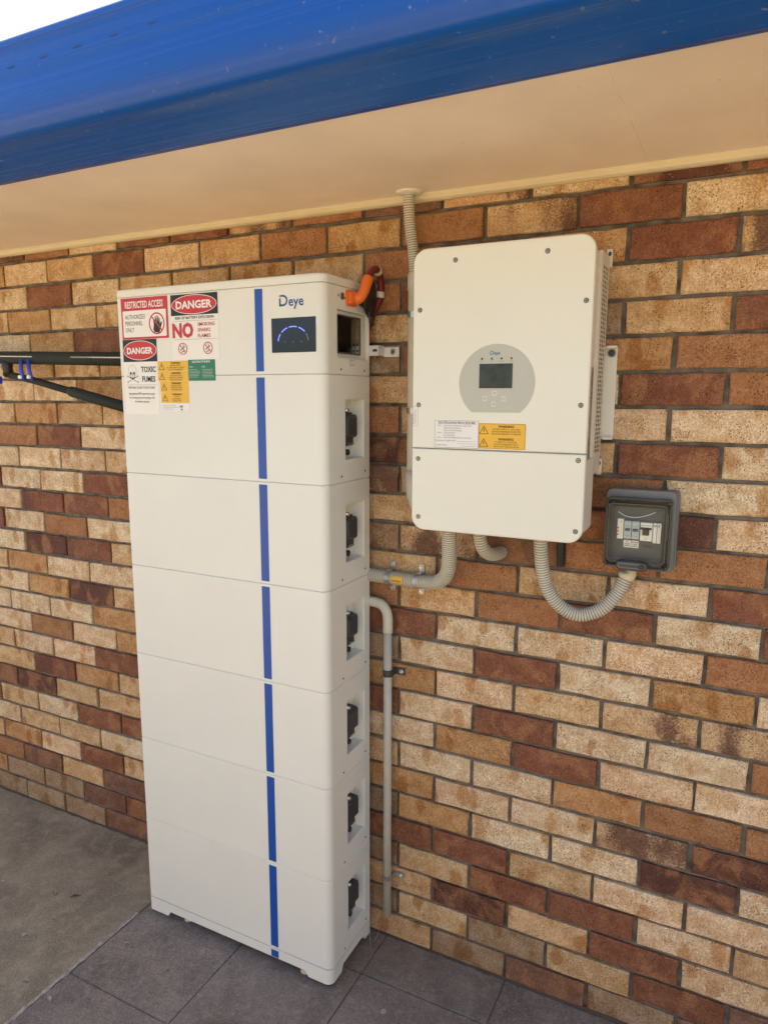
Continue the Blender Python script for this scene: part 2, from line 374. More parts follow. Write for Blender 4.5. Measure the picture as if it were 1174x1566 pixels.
def tag(o, label=None, cat=None, group=None, kind=None):
    for k, v in (('label', label), ('category', cat), ('group', group), ('kind', kind)):
        if v: o[k] = v
    return o
def smooth_path(pts, n=8):
    P = [Vector(p) for p in pts]; P = [P[0] * 2 - P[1]] + P + [P[-1] * 2 - P[-2]]; out = []
    for i in range(1, len(P) - 2):
        for k in range(n):
            t = k / n; a, b, c, d = P[i - 1], P[i], P[i + 1], P[i + 2]
            out.append(0.5 * ((2 * b) + (-a + c) * t + (2 * a - 5 * b + 4 * c - d) * t * t + (-a + 3 * b - 3 * c + d) * t ** 3))
    out.append(P[-2]); return out
def resample(pts, step):
    P = [Vector(p) for p in pts]; out = [P[0]]; acc = 0.0; d_next = step
    for a, b in zip(P, P[1:]):
        L = (b - a).length
        while acc + L >= d_next:
            out.append(a.lerp(b, (d_next - acc) / L)); d_next += step
        acc += L
    return out
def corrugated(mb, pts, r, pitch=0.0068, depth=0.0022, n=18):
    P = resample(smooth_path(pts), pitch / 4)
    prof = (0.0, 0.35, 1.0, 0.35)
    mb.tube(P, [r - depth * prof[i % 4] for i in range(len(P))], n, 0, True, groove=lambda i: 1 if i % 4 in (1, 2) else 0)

# ------------------------------------------------------------------ ground
def ground():
    mb = MB(); mb.box(-60, 60, -90, 40, -0.09, -0.05)
    tag(mb.build('ground', 'yard'), kind='structure')
    mb = MB(); mb.box(-9, -1.436, -7.5, 0.0, -0.05, 0.0, bev=0.004, seg=1)
    path = tag(mb.build('concrete_path', 'concrete'), kind='structure')
    mb = MB(); mb.box(-1.432, 7, -7.5, -1.79, -0.05, -0.001, bev=0.004, seg=1)
    tag(mb.build('concrete_yard', 'concrete'), kind='structure')
    mb = MB(); mb.box(-1.434, 7, -1.786, 0.0, -0.049, -0.0045)
    bed = tag(mb.build('paving', 'mortar'), kind='structure')
    # pavers, 400 mm
    ys = [0.0, -0.176, -0.580, -0.984, -1.388, -1.786]
    xs = [-1.434 + 0.399 * k for k in range(0, 12)]
    for j in range(5):
        for i in range(11):
            x0, x1, y1, y0 = xs[i] + 0.0017, xs[i + 1] - 0.0017, ys[j] - 0.0017, ys[j + 1] + 0.0017
            m2 = MB(); dz = rnd.uniform(-0.0015, 0.001)
            m2.box(x0, x1, y0, y1, -0.04, dz, bev=0.0022, seg=1)
            p = m2.build('paver', 'paver', bed)
    # ridge of mortar along the joint to the concrete
    mb = MB(); n = 60; vs_ = []
    for k in range(n + 1):
        y = -0.30 - 0.75 * k / n; w = 0.009 + 0.003 * math.sin(k * 1.7) * math.sin(k * 0.6) + rnd.uniform(-.0015, .0015); c = -1.437 + 0.0012 * math.sin(k * 0.9)
        hh = 0.0016 + 0.0006 * math.sin(k * 2.3)
        vs_ += [(c - w, y, 0.0002), (c, y, hh), (c + w * 0.5, y, 0.0002)]
    fs = []
    for k in range(n):
        for j in (0, 1): fs.append((3 * k + j, 3 * k + 3 + j, 3 * k + 4 + j, 3 * k + 1 + j))
    mb.add(vs_, fs); mb.build('mortar_ridge', 'chalk', path)
    # thin dark brown skirt where wall meets ground
    mb = MB(); vs_ = []; n = 700
    for k in range(n + 1):
        x = -3.2 + 4.4 * k / n; w = 0.006 + 0.0015 * math.sin(k * 0.37) + rnd.uniform(-.002, .002)
        vs_ += [(x, 0.004, 0.008), (x, -w * 0.5, 0.003), (x, -w, 0.0007)]
    fs = []
    for k in range(n):
        for j in (0, 1): fs.append((3 * k + j, 3 * k + 1 + j, 3 * k + 4 + j, 3 * k + 3 + j))
    mb.add(vs_, fs); tag(mb.build('wall_foot_strip', 'brownstuff'), kind='stuff')
    # crumbs and specks nobody would count
    mb = MB()
    for _ in range(520):
        x = rnd.uniform(-2.4, 0.4); y = rnd.uniform(-1.0, -0.02); s_ = rnd.uniform(0.0008, 0.0028)
        if -1.41 < x < -0.68 and y > -0.28: continue
        a = rnd.uniform(0, 6.28); k = rnd.randint(4, 6)
        base = [(x + s_ * math.cos(a + i * 6.28 / k) * rnd.uniform(.6, 1.2), y + s_ * math.sin(a + i * 6.28 / k) * rnd.uniform(.6, 1.2), 0.0012) for i in range(k)]
        mb.add(base + [(x, y, 0.0012 + s_ * 0.7)], [(i, (i + 1) % k, k) for i in range(k)], rnd.choice((0, 0, 1)))
    tag(mb.build('grit', ['chalk', 'brownstuff']), kind='stuff')
ground()

# small litter one can tell apart
def litter():
    spots = [  # x, y, length, width, turn, label, colour
     (-1.519, -0.663, .020, .013, 20, 'small pale dry leaf at the bottom left of the concrete by the ridge', 'chalk'),
     (-1.687, -0.544, .019, .012, 80, 'small pale chip lying alone on the concrete left of the mortar ridge', 'chalk'),
     (-1.401, -0.676, .028, .012, -20, 'curled pale leaf on the corner joint of the left paver', 'chalk'),
     (-1.361, -0.418, .022, .008, 35, 'small curled leaf on the dark paver nearest the cabinet corner', 'leaf'),
     (-0.512, -0.268, .013, .012, 0, 'round pale bottle cap sized disc on the paver right of the cabinet', 'chalk'),
     (-1.664, -0.45, .026, .008, 10, 'thin broken leaf lying flat on the concrete', 'leaf'),
     (-1.564, -0.436, .018, .010, -15, 'short pale leaf closest to the mortar ridge on concrete', 'leaf'),
     (-1.691, -0.344, .034, .010, 50, 'dark curled twig on the concrete left of the cabinet', 'brownstuff'),
     (-1.77, -0.365, .026, .010, -30, 'brown curled leaf on the concrete beside the dark twig', 'leaf'),
     (-1.99, -0.41, .020, .014, 10, 'pale chip at the left edge of the concrete', 'chalk')]
    for x, y, l, w, t, lab, mt in spots:
        mb = MB(); n = 9; vs_ = []
        c, s_ = math.cos(R(t)), math.sin(R(t))
        for i in range(n + 1):
            f = i / n; u = (f - .5) * l; ww = w * math.sin(math.pi * min(max(f, .06), .94)) * rnd.uniform(.75, 1.1) / 2; hz = 0.002 + 0.003 * math.sin(f * 3.1) + rnd.uniform(0, .001)
            for q, dz in ((-1, .0015), (0, 0), (1, .002)):
                a, b = u, q * ww + 0.002 * math.sin(f * 4)
                vs_.append((x + a * c - b * s_, y + a * s_ + b * c, hz + dz))
        mb.add(vs_, [(3 * i + j, 3 * i + 3 + j, 3 * i + 4 + j, 3 * i + 1 + j) for i in range(n) for j in (0, 1)] )
        o = mb.build('bottle_cap' if 'bottle cap' in lab else ('twig' if 'twig' in lab else ('paint_chip' if 'chip' in lab else 'dry_leaf')), mt)
        tag(o, lab.replace('bottle cap sized ', ''), 'twig' if 'twig' in lab else ('chip' if 'chip' in lab else ('disc' if 'disc' in lab else 'leaf')))
        if 'disc' in lab:
            o.name = 'plastic_disc'
            me = o.data; bm = bmesh.new(); bmesh.ops.create_cone(bm, cap_ends=True, segments=16, radius1=.0085, radius2=.007, depth=.003); bmesh.ops.translate(bm, verts=bm.verts, vec=(x, y, .0022)); bm.to_mesh(me); bm.free()
litter()

# ------------------------------------------------------------------ brick wall
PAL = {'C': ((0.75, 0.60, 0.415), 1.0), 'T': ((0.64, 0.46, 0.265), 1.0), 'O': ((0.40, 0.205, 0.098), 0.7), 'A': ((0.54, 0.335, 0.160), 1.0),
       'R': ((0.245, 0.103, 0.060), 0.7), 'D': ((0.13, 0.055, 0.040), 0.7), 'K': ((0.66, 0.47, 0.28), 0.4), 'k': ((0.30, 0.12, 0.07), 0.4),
       't': ((0.37, 0.27, 0.175), 1.0), 'r': ((0.22, 0.12, 0.085), 0.7)}  # dull tan and red; in the lowest courses they colour in the shade
ROWS = {
 0: {-19: 'D', -17: 'O', -15: 'C', -13: 'R', -11: 'R', -9: 'K', -7: 'O', -5: 'r', -3: 'K', -1: 'C', 1: 'D', 3: 'R'},
 1: {-18: 'C', -16: 'T', -14: 'R', -12: 'C', -10: 'T', -8: 'O', -6: 'A', -4: 'O', -2: 'K', 0: 'R', 2: 'C', 4: 'T'},
 2: {-19: 'C', -17: 'R', -15: 'C', -13: 'T', -11: 'T', -9: 'A', -7: 'T', -5: 'O', -3: 'R', -1: 'A', 1: 'R', 3: 'K', 5: 'C'},
 3: {-20: 'T', -18: 'A', -16: 'T', -14: 'T', -6: 'O', -4: 'R', -2: 'T', 0: 'T', 2: 'C', 4: 'O'},
 4: {-19: 'C', -17: 'A', -15: 'R', -5: 'T', -3: 'A', -1: 't', 1: 'T', 3: 'R', 5: 'T'},
 5: {-18: 'T', -16: 'C', -14: 'T', -6: 't', -4: 'R', -2: 'O', 0: 'A', 2: 'O', 4: 'R'},
 6: {-19: 'C', -17: 'C', -15: 'A', -5: 'T', -3: 'O', -1: 'C', 1: 'R', 3: 'O', 5: 'C'},
 7: {-20: 'T', -18: 'A', -16: 'T', -14: 'T', -6: 'O', -4: 'T', -2: 'R', 0: 'C', 2: 'C', 4: 'O'},
 8: {-19: 'O', -17: 'R', -15: 'C', -5: 'D', -3: 'T', -1: 'T', 1: 'R', 3: 'C', 5: 'R'},
 9: {-20: 'C', -18: 'C', -16: 'C', -14: 'T', -6: 'K', -4: 'T', -2: 'C', 0: 'O', 2: 'C', 4: 'R'},
 10: {-19: 'C', -17: 'C', -15: 'R', -5: 'T', -3: 'C', -1: 'R', 1: 'D', 3: 'C', 5: 'O'},
 11: {-20: 'C', -18: 'k', -16: 'R', -14: 'O', -6: 't', -4: 'K', -2: 'r', 0: 'O', 2: 'O', 4: 'T'},
 12: {-21: 'R', -19: 'C', -17: 'O', -15: 'C', -5: 'T', -3: 'O', -1: 'T', 1: 'C', 3: 'R', 5: 'C'},
 13: {-20: 'C', -18: 'D', -16: 'R', -14: 'T', -6: 'O', -4: 'T', -2: 'O', 0: 'R', 2: 'C', 4: 'R'},
 14: {-21: 'T', -19: 'A', -17: 'C', -15: 'C', -5: 'R', -3: 'C', -1: 'C', 1: 'C', 3: 'O', 5: 'T'},
 15: {-20: 'C', -18: 'A', -16: 'D', -14: 'T', -6: 't', -4: 'C', -2: 'R', 0: 'C', 2: 'A', 4: 'C'},
 16: {-21: 'C', -19: 'C', -17: 'C', -15: 'A', -5: 'A', -3: 'C', -1: 'T', 1: 'K', 3: 'K', 5: 'T'},
 17: {-20: 'C', -18: 'O', -16: 'C', -14: 'A', -6: 'R', -4: 'C', -2: 'R', 0: 'C', 2: 'C', 4: 'O'},
 18: {-21: 'T', -19: 'C', -17: 'C', -15: 'R', -5: 'C', -3: 'A', -1: 'R', 1: 'C', 3: 'C', 5: 'R'},
 19: {-20: 'T', -18: 'k', -16: 'A', -14: 'T', -6: 'T', -4: 'C', -2: 'C', 0: 'A', 2: 'O', 4: 'O'},
 20: {-21: 'R', -19: 'D', -17: 'T', -15: 'T', -5: 'A', -3: 'C', -1: 'C', 1: 'K', 3: 'D', 5: 'R'},
 21: {-20: 'T', -18: 'C', -16: 'R', -14: 'R', -6: 't', -4: 'A', -2: 'C', 0: 'C', 2: 'D', 4: 'C'},
 22: {-21: 'C', -19: 'T', -17: 'T', -15: 'C', -5: 'R', -3: 'R', -1: 'T', 1: 'C', 3: 'C', 5: 'T'},
 23: {-20: 'A', -18: 'C', -16: 'R', -14: 'T', -6: 't', -4: 'T', -2: 'R', 0: 'R', 2: 'C', 4: 'T'},
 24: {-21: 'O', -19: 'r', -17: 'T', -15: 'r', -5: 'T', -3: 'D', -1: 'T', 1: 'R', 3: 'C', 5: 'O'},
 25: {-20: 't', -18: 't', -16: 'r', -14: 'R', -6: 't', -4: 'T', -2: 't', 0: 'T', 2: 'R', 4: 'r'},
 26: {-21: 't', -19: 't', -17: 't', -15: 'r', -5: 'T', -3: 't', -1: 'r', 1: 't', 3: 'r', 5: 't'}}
ZG = 26 * 0.086
SPECIAL = {(22, -3): (0, 1)}
def brick_mesh(k):
    rr = random.Random(100 + k)
    w, h, d = 0.115, 0.038, 0.06
    # outline of the face, slightly uneven; small arris
    base = []
    for (a, b, n) in (((-w, -h), (w, -h), 4), ((w, -h), (w, h), 2), ((w, h), (-w, h), 4), ((-w, h), (-w, -h), 2)):
        for i in range(n):
            t = i / n; x = a[0] + (b[0] - a[0]) * t; z = a[1] + (b[1] - a[1]) * t
            base.append((x + rr.uniform(-.0016, .0014), z + rr.uniform(-.0014, .0013)))
    n = len(base); ins = [(x - math.copysign(.0028 + rr.uniform(-.0008, .0012), x) * (abs(abs(x) - w) < .003), z - math.copysign(.0026 + rr.uniform(-.0008, .0012), z) * (abs(abs(z) - h) < .003)) for x, z in base]
    vs_ = [(x, d, z) for x, z in base] + [(x, 0.0024, z) for x, z in base] + [(x, rr.uniform(-.0003, .0004), z) for x, z in ins]
    fs = [(r * n + i, r * n + (i + 1) % n, (r + 1) * n + (i + 1) % n, (r + 1) * n + i) for r in (0, 1) for i in range(n)]
    fs.append(tuple(2 * n + i for i in range(n)))
    me = bpy.data.meshes.new('brick'); me.from_pydata(vs_, [], fs); me.materials.append(M['brick'])
    for i, p in enumerate(me.polygons): p.use_smooth = False
    bm = bmesh.new(); bm.from_mesh(me); bmesh.ops.recalc_face_normals(bm, faces=bm.faces); bm.to_mesh(me); bm.free()
    return me, vs_, [list(p.vertices) for p in me.polygons]
def wall():
    w = thing('brick_wall', 'mottled cream, tan and red-brown clay brick wall under the eave', 'wall', (0, 0, 0))
    mb = MB(); mb.box(-5.0, 4.0, 0.0105, 0.12, -0.02, 2.33); mb.build('mortar', 'mortar', w)
    protos = [brick_mesh(k) for k in range(9)]
    inv = rot.transposed(); cl = Vector(cam.location if False else (0.2826, -1.8467, 1.7457))
    def px(p):
        d = inv @ (Vector(p) - cl); f = 1080.45
        return (587 + f * d.x / -d.z, 783 - f * d.y / -d.z) if d.z < 0 else (-999, -999)
    cand = []; rest = MB(); keys = 'CCCTTAAOORRRDKtC'
    rr = random.Random(5)
    for c in range(0, 27):
        z = ZG - (c - 0.5) * 0.086
        par = 0 if c % 2 else 1                     # centre column parity
        for m_ in range(-41, 33):
            if (m_ % 2) != par: continue
            x = m_ * 0.12
            if x < -4.85 or x > 3.85: continue
            code = ROWS[c].get(m_) or rr.choice(keys)
            u, v = px((x, 0, z)); ex = max(px((x - .115, 0, z))[0], px((x + .115, 0, z))[0]); en = min(px((x - .115, 0, z))[0], px((x + .115, 0, z))[0])
            inview = ex > -2 and en < 1176 and -40 < v < 1600 and v - 45 < 1566
            hidden = (-14.5 < m_ < -6.5 and c >= 3)   # behind the battery cabinet
            if inview and not hidden:
                cand.append(((ex - en), c, m_, code, x, z))
            else: rest_list.append((c, m_, code, x, z))
    cand.sort(reverse=True)
    for q in cand[300:]: rest_list.append(q[1:])
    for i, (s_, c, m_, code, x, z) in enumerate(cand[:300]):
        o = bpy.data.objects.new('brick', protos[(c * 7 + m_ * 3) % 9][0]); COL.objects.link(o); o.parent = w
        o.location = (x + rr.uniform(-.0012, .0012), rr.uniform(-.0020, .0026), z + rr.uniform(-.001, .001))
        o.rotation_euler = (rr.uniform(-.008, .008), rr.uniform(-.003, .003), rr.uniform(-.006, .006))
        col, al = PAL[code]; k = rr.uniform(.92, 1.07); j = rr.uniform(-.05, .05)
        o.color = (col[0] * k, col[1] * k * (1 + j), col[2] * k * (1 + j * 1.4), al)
        if c == 0:   # the top course is cut off behind the soffit lining
            pass
    # the bricks beyond the picture's edge and behind the cabinet, one part per tone
    for code in sorted(set(q[2] for q in rest_list)):
        mb = MB()
        for c, m_, cd, x, z in rest_list:
            if cd != code: continue
            _, V_, F_ = protos[(c + m_) % 9]; mb.add([(x + p[0], p[1], z + p[2]) for p in V_], F_)
        o = mb.build('outer_bricks', 'brick', w); o['kind'] = 'stuff'; o.color = (*PAL[code][0], PAL[code][1])
rest_list = []
wall()

# ------------------------------------------------------------------ unseen wall added behind the camera to bounce daylight onto the house
def yard_bounce_wall():
    b = thing('bounce_wall', 'unseen cream rendered wall added opposite the house to bounce daylight', 'wall', (0, -5.2, 0))
    mb = MB(); mb.box(-12, 12, -5.4, -5.2, -.06, 1.75, 0, .01, 1); mb.build('rendered_face', 'render_wall', b)
    mb = MB(); mb.box(-12, 12, -5.43, -5.17, 1.752, 1.80, 0, .01, 1); mb.build('coping', 'render_wall', b)
yard_bounce_wall()
# ------------------------------------------------------------------ eave
def eave():
    e = thing('house_eave', 'pinkish beige lined eave with timber bead above the brick wall', 'eave', (0, 0, 2.28))
    for x0, x1 in ((-5, 0.0386), (0.0394, 4.0)):
        mb = MB(); mb.box(x0, x1, -0.578, -0.002, 2.280, 2.2865, bev=0.0008, seg=1); mb.build('soffit_panel', 'soffit', e)
    mb = MB(); mb.box(0.030, 0.048, -0.578, -0.02, 2.2806, 2.289); mb.build('joint_cover', 'soffit', e)
    mb = MB(); prof = [(-0.001, 2.2598), (-0.010, 2.2605), (-0.0165, 2.265), (-0.020, 2.272), (-0.0205, 2.2798), (-0.001, 2.2798)]
    vs_ = [(x, y, z) for x in (-5, 4) for y, z in prof]; n = len(prof)
    mb.add(vs_, [(i, (i + 1) % n, n + (i + 1) % n, n + i) for i in range(n)], 0, False); mb.build('quad_bead', 'bead', e)
    mb = MB(); mb.box(-5, 4, -0.598, -0.5795, 2.274, 2.46); mb.build('fascia_board', 'gutter', e)
    for x_, y_ in ((-.30, -.33), (-.62, -.18), (-.02, -.50), (.20, -.42), (-.95, -.40), (-1.35, -.20), (.115, -.12), (-1.75, -.42)):
        mb = MB(); mb.tube([(x_, y_, 2.2802), (x_, y_, 2.2792)], [.0028, .0022], 10); mb.build('nail_head', 'whitepvc', e)
    # roof sheets behind the gutter
    mb = MB(); mb.add([(-7, -0.66, 2.475), (6, -0.66, 2.475), (6, 5.2, 4.4), (-7, 5.2, 4.4)], [(0, 1, 2, 3)])
    mb.add([(-7, -0.66, 2.455), (6, -0.66, 2.455), (6, 5.2, 4.37), (-7, 5.2, 4.37)], [(3, 2, 1, 0)])
    mb.add([(-7, 11, 2.49), (6, 11, 2.49), (6, 5.2, 4.4), (-7, 5.2, 4.4)], [(0, 1, 2, 3)])
    mb.build('roof_sheet', 'tile', e)
    for q in ((-5.2, -5.0, 0, 10), (4.0, 4.2, 0, 10), (-4.99, 3.99, 9.9, 10)):
        mb = MB(); mb.box(*q, -.02, 2.5); mb.build('house_side_wall', 'mortar', e)
    g = thing('roof_gutter', 'glossy blue ribbed metal gutter along the eave edge', 'gutter', (0, -0.68, 2.3))
    P = [(-0.5995, 2.300), (-0.5995, 2.2705), (-0.604, 2.268), (-0.612, 2.2685), (-0.617, 2.2715), (-0.640, 2.2735), (-0.643, 2.2755), (-0.667, 2.2775), (-0.670, 2.2798),
         (-0.700, 2.2828), (-0.703, 2.2850), (-0.730, 2.2885), (-0.744, 2.2920), (-0.753, 2.2970), (-0.7585, 2.3035), (-0.7600, 2.3060), (-0.7645, 2.3120), (-0.7690, 2.3240), (-0.7725, 2.3400),
         (-0.7740, 2.3520), (-0.7742, 2.3640), (-0.7735, 2.3850), (-0.7720, 2.3950), (-0.7735, 2.3985), (-0.7725, 2.4200), (-0.7705, 2.4480), (-0.7720, 2.4530),
         (-0.7750, 2.4600), (-0.7755, 2.4680), (-0.7715, 2.4740), (-0.7640, 2.4750), (-0.758, 2.471)]
    Q = []
    for i in range(len(P)):
        a = Vector(P[max(i - 1, 0)]); b = Vector(P[min(i + 1, len(P) - 1)]); t = (b - a).normalized(); nn = Vector((t.y, -t.x))
        Q.append((P[i][0] + nn.x * 0.0012, P[i][1] + nn.y * 0.0012))
    mb = MB(); n = len(P); xs = [-5.2 + 0.46 * k for k in range(21)]; vs_ = []
    for x in xs:
        wv = 0.0006 * math.sin(x * 3.1)
        vs_ += [(x, y + wv, z + wv * .5) for y, z in P]
    mb.add(vs_, [(k * n + i, (k + 1) * n + i, (k + 1) * n + i + 1, k * n + i + 1) for k in range(20) for i in range(n - 1)], 0, True)
    vs_ = [(x, y, z) for x in (xs[0], xs[-1]) for y, z in [(a * 1, b) for a, b in Q]]
    mb.add(vs_, [(i, i + 1, n + i + 1, n + i) for i in range(n - 1)], 0, True)
    tr = mb.build('gutter_trough', 'gutter', g)
    for k in range(40):          # pressed overflow slots below the front bead
        x = -3.2 + 0.0985 * k
        if x > 0.6: break
        s = MB(); s.xf = FRONT(-0.7722)
        s.prism(rrect(x - .013, x + .013, 2.4140, 2.4210, .0033, 4), -.0006, .0006, 0); s.xf = FRONT(-0.7727)
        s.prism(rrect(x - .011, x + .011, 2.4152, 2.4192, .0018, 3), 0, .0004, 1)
        s.build('overflow_slot', ['gutter', 'slotdark'], g)
    mb = MB()   # scuff where the paint is worn
    for (cx, z0, z1, w_) in ((-0.875, 2.3035, 2.3100, .035), (-0.80, 2.2945, 2.2965, .010)):
        pass
eave()

# ------------------------------------------------------------------ battery cabinet
X0, X1, YF, YB = -1.402, -0.683, -0.275, -0.033
def perimeter(d=0.0, extra=()):
    """outline in plan, CCW seen from above, starting at back-left; d = inset. extra: y values on the right side."""
    rf = 0.022; x0, x1, y0, y1 = X0 + d, X1 - d, YF + d, YB - d
    o = [(x0, y1)]
    for k in range(7):
        a = R(180 + 90 * k / 6); o.append((x0 + 0.008 - d * .3 + (0.008 - d * .3) * math.cos(a), y0 + 0.008 + 0.008 * math.sin(a)))
    for k in range(9):
        a = R(270 + 90 * k / 8); o.append((x1 - rf + rf * math.cos(a), y0 + rf + rf * math.sin(a)))
    for y in extra: o.append((x1, y))
    o.append((x1, y1)); return o
def shell(mb, z0, z1, rec=None, mi=0, pocket_mi=0, ch=0.0018):
    ex = (rec[0], rec[1]) if rec else ()
    rows = [(z0, ch), (z0 + ch, 0)]
    if rec: rows += [(rec[2], 0), (rec[3], 0)]
    rows += [(z1 - ch, 0), (z1, ch)]
    rings = [[(x, y, z) for x, y in perimeter(d, ex)] for z, d in rows]; n = len(rings[0])
    vs_ = [p for r_ in rings for p in r_]; fs = []
    ir = n - 3            # index of rec[0] point on the ring
    for r_ in range(len(rows) - 1):
        for i in range(n):
            if rec and r_ == 2 and i == ir: continue
            fs.append((r_ * n + i, r_ * n + (i + 1) % n, (r_ + 1) * n + (i + 1) % n, (r_ + 1) * n + i))
    mb.add(vs_, fs, mi, False)
    for i in range(len(fs)):
        pass
    mb.add(rings[-1], [tuple(range(n))], mi); mb.add(rings[0], [tuple(reversed(range(n)))], mi)
    if rec:
        ya, yb, za, zb, dp = rec; c = 0.0015; xi = X1 - dp
        outer = [(X1, ya, za), (X1, yb, za), (X1, yb, zb), (X1, ya, zb)]
        mid = [(X1 - c, ya + c, za + c), (X1 - c, yb - c, za + c), (X1 - c, yb - c, zb - c), (X1 - c, ya + c, zb - c)]
        inn = [(xi, ya + c, za + c), (xi, yb - c * 4, za + c * 2), (xi, yb - c * 4, zb - c), (xi, ya + c, zb - c)]
        mb.add(outer + mid + inn, [(i, (i + 1) % 4, 4 + (i + 1) % 4, 4 + i) for i in range(4)], mi)
        mb.add(mid + inn, [(i, (i + 1) % 4, 4 + (i + 1) % 4, 4 + i) for i in range(4)], pocket_mi)
        mb.add(inn, [(0, 1, 2, 3)], pocket_mi)
def side_screw(mb, y, z, x, r=0.0034, mi=0, mi2=1):
    mb.xf = RIGHT(x); mb.prism(ell(y, z, r, r, 12), -0.001, 0.0006, mi); mb.poly(ell(y, z, r * .5, r * .5, 6), 0.0009, mi2); mb.xf = lambda p: p
def deye_logo(mb, u0, v0, hgt, h, mi, mi_dot):
    """letters with the D drawn as an open bowl, a short stem and a dot"""
    H = hgt; w = H * 0.17
    cx = u0 + H * 0.40; cz = v0 + H / 2
    out = ell(cx, cz, H * 0.52, H / 2, 14, -90, 90); inn = ell(cx, cz, H * 0.52 - w, H / 2 - w, 14, -90, 90)
    n = len(out); mb.add([(u, v, h) for u, v in out] + [(u, v, h) for u, v in inn], [(i, i + 1, n + i + 1, n + i) for i in range(n - 1)], mi)
    mb.bar((u0, v0 + w / 2), (cx, v0 + w / 2), w, h, mi); mb.bar((u0 + H * .16, v0 + H - w / 2), (cx, v0 + H - w / 2), w, h, mi)
    mb.bar((u0 + w / 2, v0), (u0 + w / 2, v0 + H * .70), w, h, mi)
    mb.poly(ell(u0 + w / 2, v0 + H * .90, w * .62, w * .62, 12), h, mi_dot)
    mb.text('eye', u0 + H * 1.02, v0, H * 1.24, h, mi, bold=0.016, sx=0.96)

